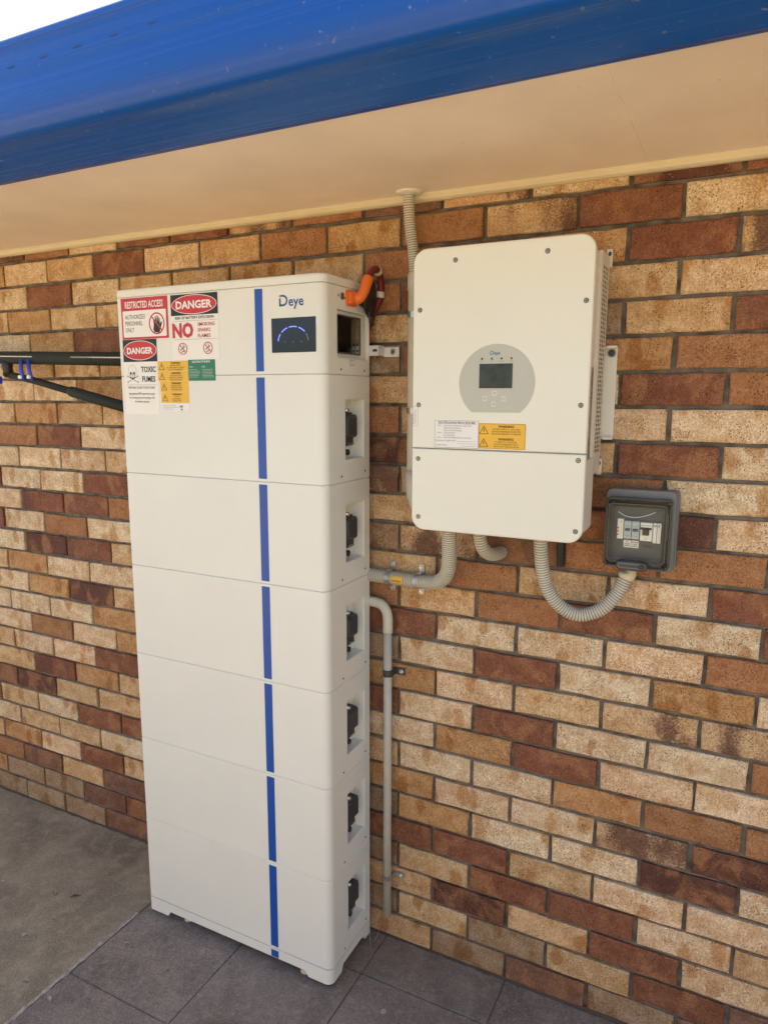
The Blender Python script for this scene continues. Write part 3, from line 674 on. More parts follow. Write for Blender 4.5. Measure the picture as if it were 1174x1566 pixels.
def cabinet():
    root = thing('battery_cabinet', 'tall white stacked battery cabinet with blue front stripe standing against brick wall', 'battery cabinet', (-1.042, -0.155, 0))
    Z0, DZ = 0.063, 0.28967
    # base plinth
    mb = MB()
    def zb(x, y):
        if y < YF + 0.03 and X0 + 0.085 < x < X1 - 0.09: return 0.032
        if x > X1 - 0.02 and -0.205 < y < -0.075: return 0.036
        return 0.0145
    pts = []
    base = perimeter(0, (-0.215, -0.203, -0.077, -0.065))
    for i, p in enumerate(base):
        pts.append(p)
        if i == 7: pts += [(X0 + 0.080, YF), (X0 + 0.090, YF), (X1 - 0.095, YF), (X1 - 0.080, YF)]
    n = len(pts); innr = inset(pts, 0.012)
    vs_ = [(x, y, 0.0618) for x, y in pts] + [(x, y, zb(x, y)) for x, y in pts] + [(xi, yi, zb(x, y)) for (x, y), (xi, yi) in zip(pts, innr)] + [(xi, yi, 0.0618) for xi, yi in innr]
    fs = []
    for i in range(n):
        j = (i + 1) % n
        for k in range(3): fs.append((k * n + i, k * n + j, (k + 1) * n + j, (k + 1) * n + i))
    mb.add(vs_, fs); mb.add([(x, y, 0.0617) for x, y in pts], [tuple(range(n))])
    pl = mb.build('base_plinth', 'cab', root)
    for x, y in ((X0 + .14, YF + .035), (X1 - .11, YF + .03), (X0 + .14, YB - .04), (X1 - .11, YB - .04)):
        mb = MB(); mb.tube([(x, y, 0.0), (x, y, 0.006), (x, y, 0.0062), (x, y, 0.058)], [.016, .015, .006, .006], 16); mb.build('levelling_foot', 'bead', pl)
    mb = MB(); mb.xf = FRONT(YF); mb.prism(rrect(-.8985, -.8715, .034, .0575), -.0004, .0007); mb.build('blue_stripe', 'stripe', pl)
    # modules
    def connector(z):
        a = []
        mb = MB(); x = X1 - 0.036
        mb.box(x - .002, x + .032, -.160, -.094, z + .119, z + .184, 0, .008, 3)
        mb.box(x - .002, x + .026, -.158, -.108, z + .097, z + .121, 0, .003, 2)
        mb.box(x + .030, x + .0345, -.155, -.102, z + .126, z + .177, 0, .002, 1)
        mb.box(x - .001, x + .026, -.158, -.130, z + .182, z + .194, 0, .003, 2)
        mb.box(x - .001, x + .020, -.122, -.104, z + .182, z + .189, 0, .002, 1)
        a.append((mb, 'connector_cover', 'charcoal'))
        mb = MB(); mb.tube([(x, -.143, z + .195), (x + .029, -.143, z + .195)], .0055, 12); a.append((mb, 'terminal_bolt', 'zinc'))
        mb = MB(); mb.box(x + .010, x + .0275, -.138, -.110, z + .100, z + .105); a.append((mb, 'connector_clip', 'zinc'))
        mb = MB(); mb.tube([(x, -.124, z + .078), (x + .018, -.124, z + .078)], .0085, 14); a.append((mb, 'side_button', 'black'))
        for yy, zz in ((-.193, .017), (-.060, .021)):
            mb = MB(); side_screw(mb, yy, z + zz, X1, .0032, 0, 1); a.append((mb, 'side_screw', ['charcoal', 'black']))
        return a
    mb = MB(); shell(mb, Z0 + .0004, Z0 + DZ - .0004, (-.172, -.066, Z0 + .060, Z0 + .226, .036))
    mod = mb.build('battery_module', 'cab', root, 'lowest white battery module resting on the plinth')
    kids = []
    s = MB(); s.xf = FRONT(YF); s.prism(rrect(-.8985, -.8715, Z0 + .0085, Z0 + DZ - .0075), -.0004, .0007); kids.append(s.build('blue_stripe', 'stripe', mod))
    for m_, nm, mt in connector(Z0): kids.append(m_.build(nm, mt, mod))
    labs = ['second white battery module from the floor', 'third white battery module from the floor', 'fourth white battery module from the floor', 'fifth white battery module from the floor', 'uppermost white battery module under the display unit']
    for k in range(1, 6):
        c = mod.copy(); COL.objects.link(c); c.parent = root; c.location = (0, 0, DZ * k); c['label'] = labs[k - 1]
        for ch in kids:
            d = ch.copy(); COL.objects.link(d); d.parent = c
    # control unit
    zc0, zc1 = Z0 + 6 * DZ, 2.0290
    mb = MB(); shell(mb, zc0 + .0004, zc1 - .0006, (-.212, -.037, 1.843, 1.970, .060), 0, 0)
    cu = mb.build('control_unit', 'cab', root, 'white top unit with black display, logo and smoky side window')
    s = MB(); s.xf = FRONT(YF); s.prism(rrect(-.8975, -.8725, zc0 + .0085, 2.0225), -.0004, .0007); s.build('blue_stripe', 'stripe', cu)
    s = MB(); s.xf = FRONT(YF); s.prism(rrect(-.845, -.708, 1.857, 1.945, .002, 2), -.0004, .0012, 0, .0004)
    s.build('display_panel', 'glassblack', cu)
    for a0, a1, mi in ((176, 148, 0), (140, 112, 0), (105, 75, 0), (68, 40, 0), (32, 4, 1)):
        s = MB(); s.xf = FRONT(YF); oo = ell(-.777, 1.884, .0480, .0395, 8, a0, a1); ii = ell(-.777, 1.884, .0452, .0370, 8, a0, a1); n = len(oo)
        s.add([(u, v, .0016) for u, v in oo] + [(u, v, .0016) for u, v in ii], [(i + 1, i, n + i, n + i + 1) for i in range(n - 1)]); s.build('gauge_segment', 'ledoff' if mi else 'led', cu)
    for x in (-.802, -.777, -.752): s = MB(); s.xf = FRONT(YF); s.poly(ell(x, 1.8835, .0016, .0016, 8), .0016); s.build('indicator_dot', 'ledoff', cu)
    s = MB(); s.xf = FRONT(YF); deye_logo(s, -.819, 1.9745, .0285, .0006, 0, 1); s.build('logo', ['blueink', 'orangeink'], cu)
    # smoky window with switchgear behind
    xi = X1 - .060
    s = MB(); s.box(xi + .001, xi + .004, -.208, -.083, 1.846, 1.966); s.box(xi + .002, X1 - .0165, -.0835, -.081, 1.857, 1.957); s.box(xi + .002, X1 - .0165, -.208, -.0815, 1.8560, 1.8585); s.box(xi + .002, X1 - .0165, -.208, -.0815, 1.9550, 1.9575); s.build('window_housing', 'charcoal', cu)
    s = MB(); o4, i4 = [(-.2095, 1.8455), (-.0425, 1.8455), (-.0425, 1.9675), (-.2095, 1.9675)], [(-.207, 1.8585), (-.0790, 1.8585), (-.0790, 1.9550), (-.207, 1.9550)]
    s.xf = RIGHT(X1 - .0125); s.ring(o4, i4, 0.0); s.add([(u, v, 0) for u, v in i4] + [(u, v, -.006) for u, v in i4], [(i, (i + 1) % 4, 4 + (i + 1) % 4, 4 + i) for i in range(4)]); s.build('window_surround', 'cab', cu)
    for y0_, y1_, z0_, z1_, dd, mt in ((-.172, -.150, 1.868, 1.948, .042, 'black'), (-.146, -.130, 1.872, 1.944, .041, 'black'), (-.122, -.100, 1.902, 1.948, .041, 'switchgrey'), (-.128, -.096, 1.886, 1.898, .043, 'brownink'), (-.122, -.100, 1.861, 1.883, .041, 'switchgrey'), (-.160, -.130, 1.911, 1.9135, .0435, 'switchgrey')):
        s = MB(); s.box(xi + .004, xi + dd, y0_, y1_, z0_, z1_, 0, .001 if dd > .045 else .003, 1); s.build('switchgear_block', mt, cu)
    s = MB(); s.xf = RIGHT(xi + .0435); s.prism(ell(-.1635, 1.911, .0125, .0125, 18), 0, .003, 0, .001); s.poly(ell(-.1635, 1.911, .004, .004, 10), .0034, 1); s.build('white_knob', ['whitepvc', 'black'], cu)
    s = MB(); s.xf = RIGHT(X1 - .012); oo, ii = rrect(-.206, -.0765, 1.8565, 1.9570, .003, 2), rrect(-.200, -.0815, 1.8605, 1.9530, .003, 2)
    s.prism(oo, .0008, .0070, 0, .0008); s.build('smoky_window', 'smoke', cu)
    s = MB(); s.xf = RIGHT(X1 - .0045); s.ring(oo, ii, 0.0); s.build('window_frame', 'charcoal', cu)
    s = MB(); s.xf = RIGHT(X1); s.prism(rrect(-.150, -.118, 1.826, 1.842), -.0003, .0004, 0); o2, i2 = rrect(-.1495, -.1185, 1.8265, 1.8415), rrect(-.1487, -.1193, 1.8273, 1.8407)
    s.ring(o2, i2, .0006, 1); s.text('EARTH', -.146, 1.836, .0045, .0006, 1); s.text('TERMINAL', -.146, 1.829, .0045, .0006, 1); s.build('side_label', ['cab', 'greyink'], cu)
    for y, z in ((-.193, zc0 + .014), (-.064, zc0 + .014)):
        s = MB(); side_screw(s, y, z, X1, .0032); s.build('side_screw', ['charcoal', 'black'], cu)
    s = MB(); s.xf = RIGHT(X1); s.prism(ell(-.187, 2.003, .0085, .0085, 16), -.001, .003, 1, .001); s.prism(ell(-.187, 2.003, .0060, .0095, 14), .0032, .0045, 0)
    s.prism(ell(-.205, 2.004, .0035, .0035, 10), -.001, .0008, 1); s.prism(ell(-.171, 2.000, .0025, .0025, 10), -.001, .0008, 0); s.build('breather_port', ['brownink', 'nickel'], cu)
    # lid
    mb = MB(); rings = [(2.0294, .0012), (2.0310, 0), (2.045, 0), (2.0495, .0015), (2.0515, .005)]
    rg = [[(x, y, z) for x, y in perimeter(d)] for z, d in rings]; n = len(rg[0])
    mb.add([p for r_ in rg for p in r_], [(r_ * n + i, r_ * n + (i + 1) % n, (r_ + 1) * n + (i + 1) % n, (r_ + 1) * n + i) for r_ in range(4) for i in range(n)])
    mb.add(rg[-1], [tuple(range(n))]); mb.add(rg[0], [tuple(reversed(range(n)))]); mb.build('lid', 'cab', root)
    # wall strap
    mb = MB(); mb.box(-.683, -.650, -.034, -.031, 1.858, 1.886); mb.box(-.652, -.649, -.034, -.004, 1.858, 1.886); mb.box(-.652, -.603, -.006, -.003, 1.855, 1.882, 0, .001, 1)
    st = mb.build('wall_strap', 'whitepvc', root)
    s = MB(); s.xf = FRONT(-.0345); s.poly(rrect(-.672, -.657, 1.869, 1.876, .003, 3), .0004, 0); s.build('strap_slot', 'charcoal', st)
    s = MB(); s.xf = FRONT(-.006); s.prism(ell(-.620, 1.869, .009, .009, 16), 0, .003, 0, .0015, 2); s.bar((-.6245, 1.8735), (-.6155, 1.8645), .002, .0033, 1); s.bar((-.6245, 1.8645), (-.6155, 1.8735), .002, .0033, 1); s.build('strap_screw', ['zinc', 'black'], st)
    signs(root)

HAND = [(-.42, -.9), (.25, -.98), (.42, -.55), (.62, .05), (.60, .22), (.48, .20), (.36, -.05), (.33, .62), (.22, .70), (.14, .10), (.10, .88), (-.02, .92), (-.08, .12), (-.16, .80), (-.28, .78), (-.28, .05), (-.40, .50), (-.52, .44), (-.46, -.10), (-.55, -.55)]
def prohibition(s, cx, cz, rx, rz, w, h, mi):
    s.ring(ell(cx, cz, rx, rz, 28), ell(cx, cz, rx - w, rz - w, 28), h, mi)
    s.bar((cx - rx * .66, cz + rz * .66), (cx + rx * .66, cz - rz * .66), w, h + .0001, mi)
def bolt_triangle(s, cx, cz, r, h, mi, mi_in):
    t = [(cx - r, cz - r * .75), (cx + r, cz - r * .75), (cx, cz + r)]
    t2 = [(cx - r * .78, cz - r * .63), (cx + r * .78, cz - r * .63), (cx, cz + r * .74)]
    s.poly(t, h, mi); s.poly(t2, h + .0001, mi_in)
    s.poly([(cx - r * .05, cz + r * .45), (cx + r * .13, cz + r * .45), (cx + r * .03, cz + r * .02), (cx + r * .18, cz + r * .02), (cx - r * .03, cz - r * .52), (cx + r * .0, cz - r * .12), (cx - r * .17, cz - r * .12)], h + .0002, mi)
def signs(root):
    Y = YF - 0.0; h = 0.0009
    def sheet(name, x0, x1, z0, z1, mt, label):
        s = MB(); s.xf = FRONT(Y); s.prism(rrect(x0, x1, z0, z1), -.0003, h); return s.build(name, mt, root, label)
    # restricted access
    a = sheet('restricted_access_sign', -1.383, -1.202, 1.908, 2.025, 'red', 'red bordered RESTRICTED ACCESS sticker with hand symbol')
    s = MB(); s.xf = FRONT(Y); s.poly(rrect(-1.377, -1.209, 1.914, 1.989, .003, 3), h + .0003); s.build('white_field', 'signwhite', a)
    s = MB(); s.xf = FRONT(Y); H = h + .0005
    s.text('RESTRICTED ACCESS', -1.2925, 1.9965, .0265, H, 0, 'CENTER', 0.60, .022)
    for i, t in enumerate(('AUTHORIZED', 'PERSONNEL', 'ONLY')): s.text(t, -1.368, 1.9655 - i * .0185, .0178, H, 1, 'LEFT', 0.72)
    s.build('lettering', ['whiteink', 'ink'], a)
    s = MB(); s.xf = FRONT(Y)
    s.poly([(-1.243 + u * .029, 1.949 + v * .026) for u, v in HAND], H, 0); prohibition(s, -1.245, 1.950, .030, .031, .0042, H + .0001, 1); s.build('hand_symbol', ['ink', 'red'], a)
    # danger battery explosion
    b = sheet('battery_explosion_sign', -1.190, -1.021, 1.846, 2.024, 'signwhite', 'DANGER risk of battery explosion sticker with large red NO')
    s = MB(); s.xf = FRONT(Y); s.poly(rrect(-1.190, -1.021, 1.967, 2.024), h + .0002, 0); s.poly(ell(-1.1055, 1.9955, .081, .0265, 36), h + .0004, 2); s.poly(ell(-1.1055, 1.9955, .079, .0248, 36), h + .0006, 1)
    s.build('danger_panel', ['ink', 'red', 'whiteink'], b)
    s = MB(); s.xf = FRONT(Y); H = h + .0008
    s.text('DANGER', -1.1055, 1.9855, .0285, H, 0, 'CENTER', 1.12, .035)
    s.text('RISK OF BATTERY EXPLOSION', -1.1055, 1.9565, .0105, H, 1, 'CENTER', .98, .01)
    s.text('NO', -1.187, 1.908, .053, H, 2, 'LEFT', .92, .045)
    for i, t in enumerate(('SMOKING', 'SPARKS', 'FLAMES')): s.text(t, -1.094, 1.9365 - i * .0155, .0140, H, 2, 'LEFT', .98, .008)
    s.bar((-1.186, 1.9515), (-1.024, 1.9515), .0006, H, 3); s.bar((-1.186, 1.901), (-1.024, 1.901), .0006, H, 3); s.build('lettering', ['whiteink', 'ink', 'red', 'greyink'], b)
    for cx in (-1.151, -1.060):
        s = MB(); s.xf = FRONT(Y)
        prohibition(s, cx, 1.876, .0165, .0165, .0022, H + .0002, 1)
        s.bar((cx - .009, 1.872), (cx + .008, 1.882), .0022, H, 0); s.bar((cx + .004, 1.880), (cx + .001, 1.889), .0014, H, 0); s.bar((cx - .006, 1.866), (cx + .006, 1.870), .002, H, 0)
        s.build('prohibition_symbol', ['ink', 'red'], b)
    # toxic fumes
    c = sheet('toxic_fumes_sign', -1.384, -1.250, 1.690, 1.907, 'signwhite', 'DANGER toxic fumes sticker with skull and crossbones')
    s = MB(); s.xf = FRONT(Y); s.poly(rrect(-1.384, -1.250, 1.843, 1.907), h + .0002, 0); s.poly(ell(-1.3165, 1.8755, .0655, .0282, 36), h + .0004, 2); s.poly(ell(-1.3165, 1.8755, .0637, .0265, 36), h + .0006, 1); s.build('danger_panel', ['ink', 'red', 'whiteink'], c)
    s = MB(); s.xf = FRONT(Y)
    s.text('DANGER', -1.3165, 1.8665, .0245, H, 0, 'CENTER', 1.02, .035)
    s.text('TOXIC', -1.286, 1.813, .0225, H, 1, 'CENTER', .84, .02); s.text('FUMES', -1.286, 1.785, .0225, H, 1, 'CENTER', .80, .02)
    s.bar((-1.377, 1.776), (-1.256, 1.776), .0006, H, 2)
    s.text('FIRE WILL CAUSE TOXIC FUMES', -1.317, 1.765, .0088, H, 1, 'CENTER', .84)
    for i, t in enumerate(('Appropriate PPE requirement apply', 'for entering the surroundings with', 'the battery systems')): s.text(t, -1.317, 1.7475 - i * .0115, .0088, H, 1, 'CENTER', .82)
    s.build('lettering', ['whiteink', 'ink', 'greyink'], c)
    s = MB(); s.xf = FRONT(Y); cx, cz = -1.350, 1.812
    s.ring(ell(cx, cz + .004, .0165, .018, 24), ell(cx, cz + .004, .0158, .0172, 24), H, 1)
    s.poly(ell(cx - .0065, cz - .002, .0036, .0042, 12), H, 0); s.poly(ell(cx + .0065, cz - .002, .0036, .0042, 12), H, 0); s.poly([(cx - .002, cz - .0095), (cx + .002, cz - .0095), (cx, cz - .006)], H, 0)
    s.ring(ell(cx, cz - .011, .0105, .0075, 16), ell(cx, cz - .0105, .0095, .0060, 16), H, 0)
    for k in range(-2, 3): s.bar((cx + k * .003, cz - .0165), (cx + k * .003, cz - .0125), .0006, H, 0)
    for q in (1, -1):
        s.bar((cx - q * .020, cz - .028), (cx + q * .020, cz - .011), .0016, H, 1)
        for e_ in (1, -1): s.ring(ell(cx + q * e_ * .0205, cz - .0195 + e_ * .0085, .0028, .0028, 8), ell(cx + q * e_ * .0205, cz - .0195 + e_ * .0085, .0020, .0020, 8), H, 1)
    s.build('skull_symbol', ['ink', 'greyink'], c)
    # yellow warnings
    rows = [(1.8145, 1.843, -1.249), (1.786, 1.8145, -1.249), (1.7545, 1.786, -1.243), (1.7235, 1.7545, -1.241)]
    texts = [('WARNING', 'BATTERY SUPPLY', 'D.C. ISOLATORS IN CABINET', 'DO NOT DE-ENERGISE'), ('WARNING', 'MULTIPLE SUPPLIES', 'ISOLATE ALL SUPPLIES', 'BEFORE WORKING'),
             ('WARNING', 'HAZARDOUS D.C.', 'VOLTAGE WHEN', 'DISCONNECTED'), ('WARNING', 'DO NOT', 'DISCONNECT', 'UNDER LOAD')]
    for (z0, z1, x0), tt, lab in zip(rows, texts, ('topmost yellow warning label of the four on the cabinet', 'second yellow warning label from the top', 'third yellow warning label from the top', 'lowest yellow warning label, DO NOT DISCONNECT')):
        d = sheet('yellow_warning_label', x0, -1.1365, z0 + .0004, z1 - .0004, 'yellow', lab)
        s = MB(); s.xf = FRONT(Y); bolt_triangle(s, x0 + .0145, (z0 + z1) / 2 - .0015, .0115, h + .0003, 0, 1)
        s.text(tt[0], -1.1815, z1 - .0085, .0075, h + .0004, 0, 'CENTER', 1.0, .03)
        for i in range(3): s.text(tt[i + 1], -1.1815, z1 - .0148 - i * .0058, .0055, h + .0004, 0, 'CENTER', .95)
        s.build('lettering', ['brownink', 'yellow'], d)
    e = sheet('electrolyte_label', -1.1345, -1.038, 1.7865, 1.8445, 'green', 'green electrolyte information label')
    s = MB(); s.xf = FRONT(Y); s.text('ELECTROLYTE BURNS', -1.087, 1.8365, .0078, h + .0004, 0, 'CENTER', .85, .02)
    s.text('SKIN', -1.130, 1.823, .006, h + .0004, 0, 'LEFT'); s.text('EYES', -1.085, 1.823, .006, h + .0004, 0, 'LEFT')
    for i in range(6):
        s.bar((-1.131, 1.8175 - i * .0042), (-1.131 + rnd.uniform(.028, .040), 1.8175 - i * .0042), .0010, h + .0004, 1)
        s.bar((-1.084, 1.8175 - i * .0042), (-1.084 + rnd.uniform(.030, .042), 1.8175 - i * .0042), .0010, h + .0004, 1)
    s.build('lettering', ['whiteink', 'greypanel'], e)
    f = sheet('white_info_label', -1.240, -1.1365, 1.700, 1.723, 'paper', 'small white information label under the yellow labels')
    s = MB(); s.xf = FRONT(Y)
    for i in range(3): s.bar((-1.236, 1.717 - i * .0055), (-1.236 + (.05, .058, .04)[i], 1.717 - i * .0055), .0009, h + .0004, 0)
    s.text('100', -1.172, 1.711, .0085, h + .0004, 1, bold=.03); s.text('Ah', -1.169, 1.7035, .0065, h + .0004, 1, bold=.03); s.build('lettering', ['greyink', 'ink'], f)
cabinet()

# ------------------------------------------------------------------ inverter
def inverter():
    root = thing('solar_inverter', 'cream wall-mounted hybrid inverter with round grey control panel', 'inverter', (-0.245, -0.02, 1.75))
    xl, xr, yf = -0.4615, -0.0305, -0.2215
    # body
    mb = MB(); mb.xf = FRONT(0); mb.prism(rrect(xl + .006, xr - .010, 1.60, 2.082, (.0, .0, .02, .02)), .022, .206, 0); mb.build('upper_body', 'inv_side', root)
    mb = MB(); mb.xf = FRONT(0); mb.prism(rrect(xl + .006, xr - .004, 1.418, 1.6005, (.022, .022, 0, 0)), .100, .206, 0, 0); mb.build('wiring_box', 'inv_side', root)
    # perforated side cover
    ya, yb, za, zb_ = -0.118, -0.030, 1.560, 2.075
    x = xr - .0035; yv, zv = [ya], [za]
    for k in range(3): c = -0.100 + k * .0215; yv += [c, c + .0115]
    yv.append(yb)
    for k in range(42): c = 1.612 + k * .0104; zv += [c, c + .0066]
    zv.append(zb_)
    mb = MB(); nz_ = len(zv); vs_ = [(x, y, z) for y in yv for z in zv]; fs = []
    for i in range(len(yv) - 1):
        for j in range(nz_ - 1):
            if i % 2 == 1 and j % 2 == 1: continue
            fs.append((i * nz_ + j, (i + 1) * nz_ + j, (i + 1) * nz_ + j + 1, i * nz_ + j + 1))
    mb.add(vs_, fs); mb.box(x - .008, x, ya - .002, ya, za, zb_); mb.box(x - .008, x, yb, yb + .002, za, zb_); mb.build('vent_grille', 'vent', root)
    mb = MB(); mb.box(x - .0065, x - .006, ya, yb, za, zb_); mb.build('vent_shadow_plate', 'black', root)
    # ear tabs of the rear panel
    for z0, z1 in ((2.052, 2.094), (1.552, 1.592)):
        mb = MB(); mb.box(xr - .012, xr + .0015, -.024, -.021, z0, z1, 0, .001, 1); t = mb.build('rear_tab', 'inv_side', root)
        s = MB(); s.xf = FRONT(-.0245); s.poly(ell(xr - .0045, z1 - .011, .0038, .0055, 12), .0003); s.build('tab_hole', 'charcoal', t)
    # covers
    mb = MB(); mb.xf = FRONT(0); mb.prism(rrect(xl, xr, 1.6175, 2.0945, (0, 0, .034, .034), 8), .2055, -yf, 0, .0045, 3); mb.build('front_cover', 'inv', root)
    mb = MB(); mb.xf = FRONT(0); mb.prism(rrect(xl, xr, 1.4085, 1.6155, (.034, .034, 0, 0), 8), .2055, -yf, 0, .0045, 3); mb.build('wiring_cover', 'inv', root)
    for (px_, pz) in ((-.353, 2.062), (-.135, 2.064), (-.443, 1.952), (-.046, 1.953), (-.444, 1.724), (-.047, 1.726), (-.444, 1.590), (-.047, 1.602), (-.442, 1.442), (-.046, 1.438)):
        s = MB(); s.xf = FRONT(yf); s.prism(ell(px_, pz, .0058, .0058, 18), -.001, .0012, 1, .0004); s.prism(ell(px_, pz, .0044, .0044, 16), .0012, .0026, 0, .0010, 2)
        s.poly(ell(px_, pz, .0019, .0019, 6), .0028, 1); s.build('cover_screw', ['nickel', 'charcoal'], root)
    # control panel
    cx, cz, rr_ = -.245, 1.7765, .0925
    a = math.degrees(math.asin((1.7055 - cz) / rr_))
    out = ell(cx, cz, rr_, rr_ * .97, 60, a, 180 - a)
    s = MB(); s.xf = FRONT(yf); s.prism(out, -.0003, .0009, 0); cp = s.build('control_panel', 'greypanel', root)
    s = MB(); s.xf = FRONT(yf); s.prism(rrect(-.287, -.206, 1.764, 1.821), .0003, .0014); s.build('lcd_screen', 'lcd', cp)
    for i, x_ in enumerate((-.281, -.257, -.2335, -.2095)):
        s = MB(); s.xf = FRONT(yf); s.prism(ell(x_, 1.8325, .0026, .0026, 12), .0006, .0014); s.build('indicator_lamp', 'charcoal', cp)
    for x_, z_, g_ in ((-.271, 1.740, '<'), (-.248, 1.7525, '^'), (-.2255, 1.740, 'o'), (-.249, 1.727, 'v')):
        s = MB(); s.xf = FRONT(yf); s.prism(rrect(x_ - .0058, x_ + .0058, z_ - .0066, z_ + .0066, .0015, 2), .0006, .0014, 1); s.poly(rrect(x_ - .0050, x_ + .0050, z_ - .0058, z_ + .0058, .0012, 2), .0015, 0)
        p = {'<': [(.002, .003), (-.0025, 0), (.002, -.003)], '^': [(-.003, -.002), (0, .0025), (.003, -.002)], 'v': [(-.003, .002), (0, -.0025), (.003, .002)], 'o': [(-.003, .002), (-.003, -.002), (.003, 0), (.003, .003)]}[g_]
        for q, w_ in zip(p, p[1:]): s.bar((x_ + q[0], z_ + q[1]), (x_ + w_[0], z_ + w_[1]), .0010, .0017, 2)
        s.build('menu_button', ['button', 'vent', 'greyink'], cp)
    s = MB(); s.xf = FRONT(yf); deye_logo(s, -.2615, 1.8415, .0092, .0013, 0, 1)
    for t, x_ in (('DC', -.281), ('AC', -.257), ('Normal', -.2335), ('Alarm', -.2095)): s.text(t, x_, 1.8255, .0036, .0013, 2, 'CENTER')
    s.build('logo', ['tealink', 'orangeink', 'greyink'], cp)
    # stickers
    s = MB(); s.xf = FRONT(yf); s.prism(rrect(-.3995, -.2855, 1.6205, 1.687), -.0003, .0008); d = s.build('shutdown_procedure_label', 'paper', root, 'white SHUTDOWN PROCEDURE label left of the yellow label')
    s = MB(); s.xf = FRONT(yf); H = .0011; s.ring(rrect(-.3993, -.2857, 1.6207, 1.6868), rrect(-.3986, -.2864, 1.6214, 1.6861), H, 1)
    s.text('SHUTDOWN PROCEDURE', -.342, 1.6785, .0083, H, 0, 'CENTER', .98, .01)
    L_ = [('STEP 1:', 'TURN OFF ALL INVERTER AC ISOLATORS'), ('', 'MAIN SWITCH INVERTER'), ('', 'SUPPLY AT SWITCHBOARD'), ('STEP 2:', 'TURN OFF THE PV'), ('', 'D.C. ISOLATORS'), ('STEP 3:', 'TURN OFF THE BATTERY D.C. ISOLATOR')]
    for i, (p_, q_) in enumerate(L_):
        s.text(p_, -.392, 1.6725 - i * .0058, .0046, H, 1, 'LEFT', .85); s.text(q_, -.376, 1.6725 - i * .0058, .0046, H, 1, 'LEFT', .85)
    s.text('Manufacturer / Supplier Name:', -.3965, 1.6365, .0048, H, 1, 'LEFT', .9); s.text('Contact Number:', -.3965, 1.6255, .0048, H, 1, 'LEFT', .9)
    s.bar((-.340, 1.6365), (-.291, 1.6365), .0005, H, 1); s.bar((-.340, 1.6310), (-.291, 1.6310), .0005, H, 1); s.bar((-.330, 1.6255), (-.291, 1.6255), .0005, H, 1); s.build('lettering', ['ink', 'greyink'], d)
    s = MB(); s.xf = FRONT(yf); s.prism(rrect(-.2845, -.1705, 1.6215, 1.6815, .0015, 2), -.0003, .0010); d = s.build('isolator_warning_label', 'yellow', root, 'yellow double WARNING label with two lightning triangles')
    s = MB(); s.xf = FRONT(yf); H = .0013
    s.ring(rrect(-.2838, -.1712, 1.6222, 1.6808), rrect(-.2832, -.1718, 1.6228, 1.6802), H, 0)
    for z_, tt in ((1.6535, ('BATTERY SUPPLY D.C. ISOLATORS', 'DO NOT DE-ENERGISE THE BATTERY', 'ISOLATORS ADJACENT TO INVERTER')), (1.6235, ('PV ARRAY D.C. ISOLATORS', 'DO NOT DE-ENERGISE THE PV', 'ARRAY WITH THESE ISOLATORS'))):
        bolt_triangle(s, -.2720, z_ + .0115, .0118, H, 0, 1)
        s.text('WARNING', -.2175, z_ + .0185, .0078, H + .0001, 0, 'CENTER', 1.0, .03)
        for i, t in enumerate(tt): s.text(t, -.2165, z_ + .0130 - i * .0055, .0050, H + .0001, 0, 'CENTER', .86)
    s.build('lettering', ['brownink', 'yellow'], d)
    s = MB(); s.xf = FRONT(yf); s.prism(rrect(-.4600, -.4455, 1.6715, 1.7200), -.0003, .0006); d = s.build('serial_label', 'paper', root, 'tiny white sideways serial label at the left edge')
    s = MB(); s.xf = FRONT(yf); s.ring(rrect(-.4598, -.4457, 1.6717, 1.7198), rrect(-.4593, -.4462, 1.6722, 1.7193), .0009); s.text('SYSTEM SIZE 10kW', -.4505, 1.676, .0050, .0009, 0, rotv=R(90), sx=.9); s.text('BATTERY kWh', -.4560, 1.676, .0045, .0009, 0, rotv=R(90)); s.build('lettering', 'greyink', d)
    s = MB(); s.xf = RIGHT(xr - .010); s.prism(rrect(-.1950, -.1350, 1.6005, 1.812), 0, .0015); d = s.build('rating_plate', 'nickel', root, 'long grey rating plate on the right side')
    s = MB(); s.xf = RIGHT(xr - .0085)
    for i in range(38): s.bar((-.190, 1.806 - i * .0053), (-.190 + rnd.uniform(.025, .05), 1.806 - i * .0053), .0012, .0003)
    s.build('lettering', 'ink', d)
    # hanging plate on the wall
    mb = MB(); mb.box(-.46, -.0085, -.006, -.002, 1.640, 1.868, 0, .001, 1); mb.box(-.030, -.0085, -.024, -.006, 1.862, 1.868); mb.box(-.030, -.0085, -.024, -.006, 1.640, 1.645); hp = mb.build('mounting_plate', 'cab', root)
    mb = MB(); mb.xf = FRONT(-.006); mb.prism(ell(-.0215, 1.851, .0078, .0078, 6), 0, .008, 0, .002); mb.prism(ell(-.0215, 1.851, .0105, .0105, 20), -.0004, .0015, 1); mb.build('anchor_bolt', ['charcoal', 'nickel'], hp)
inverter()

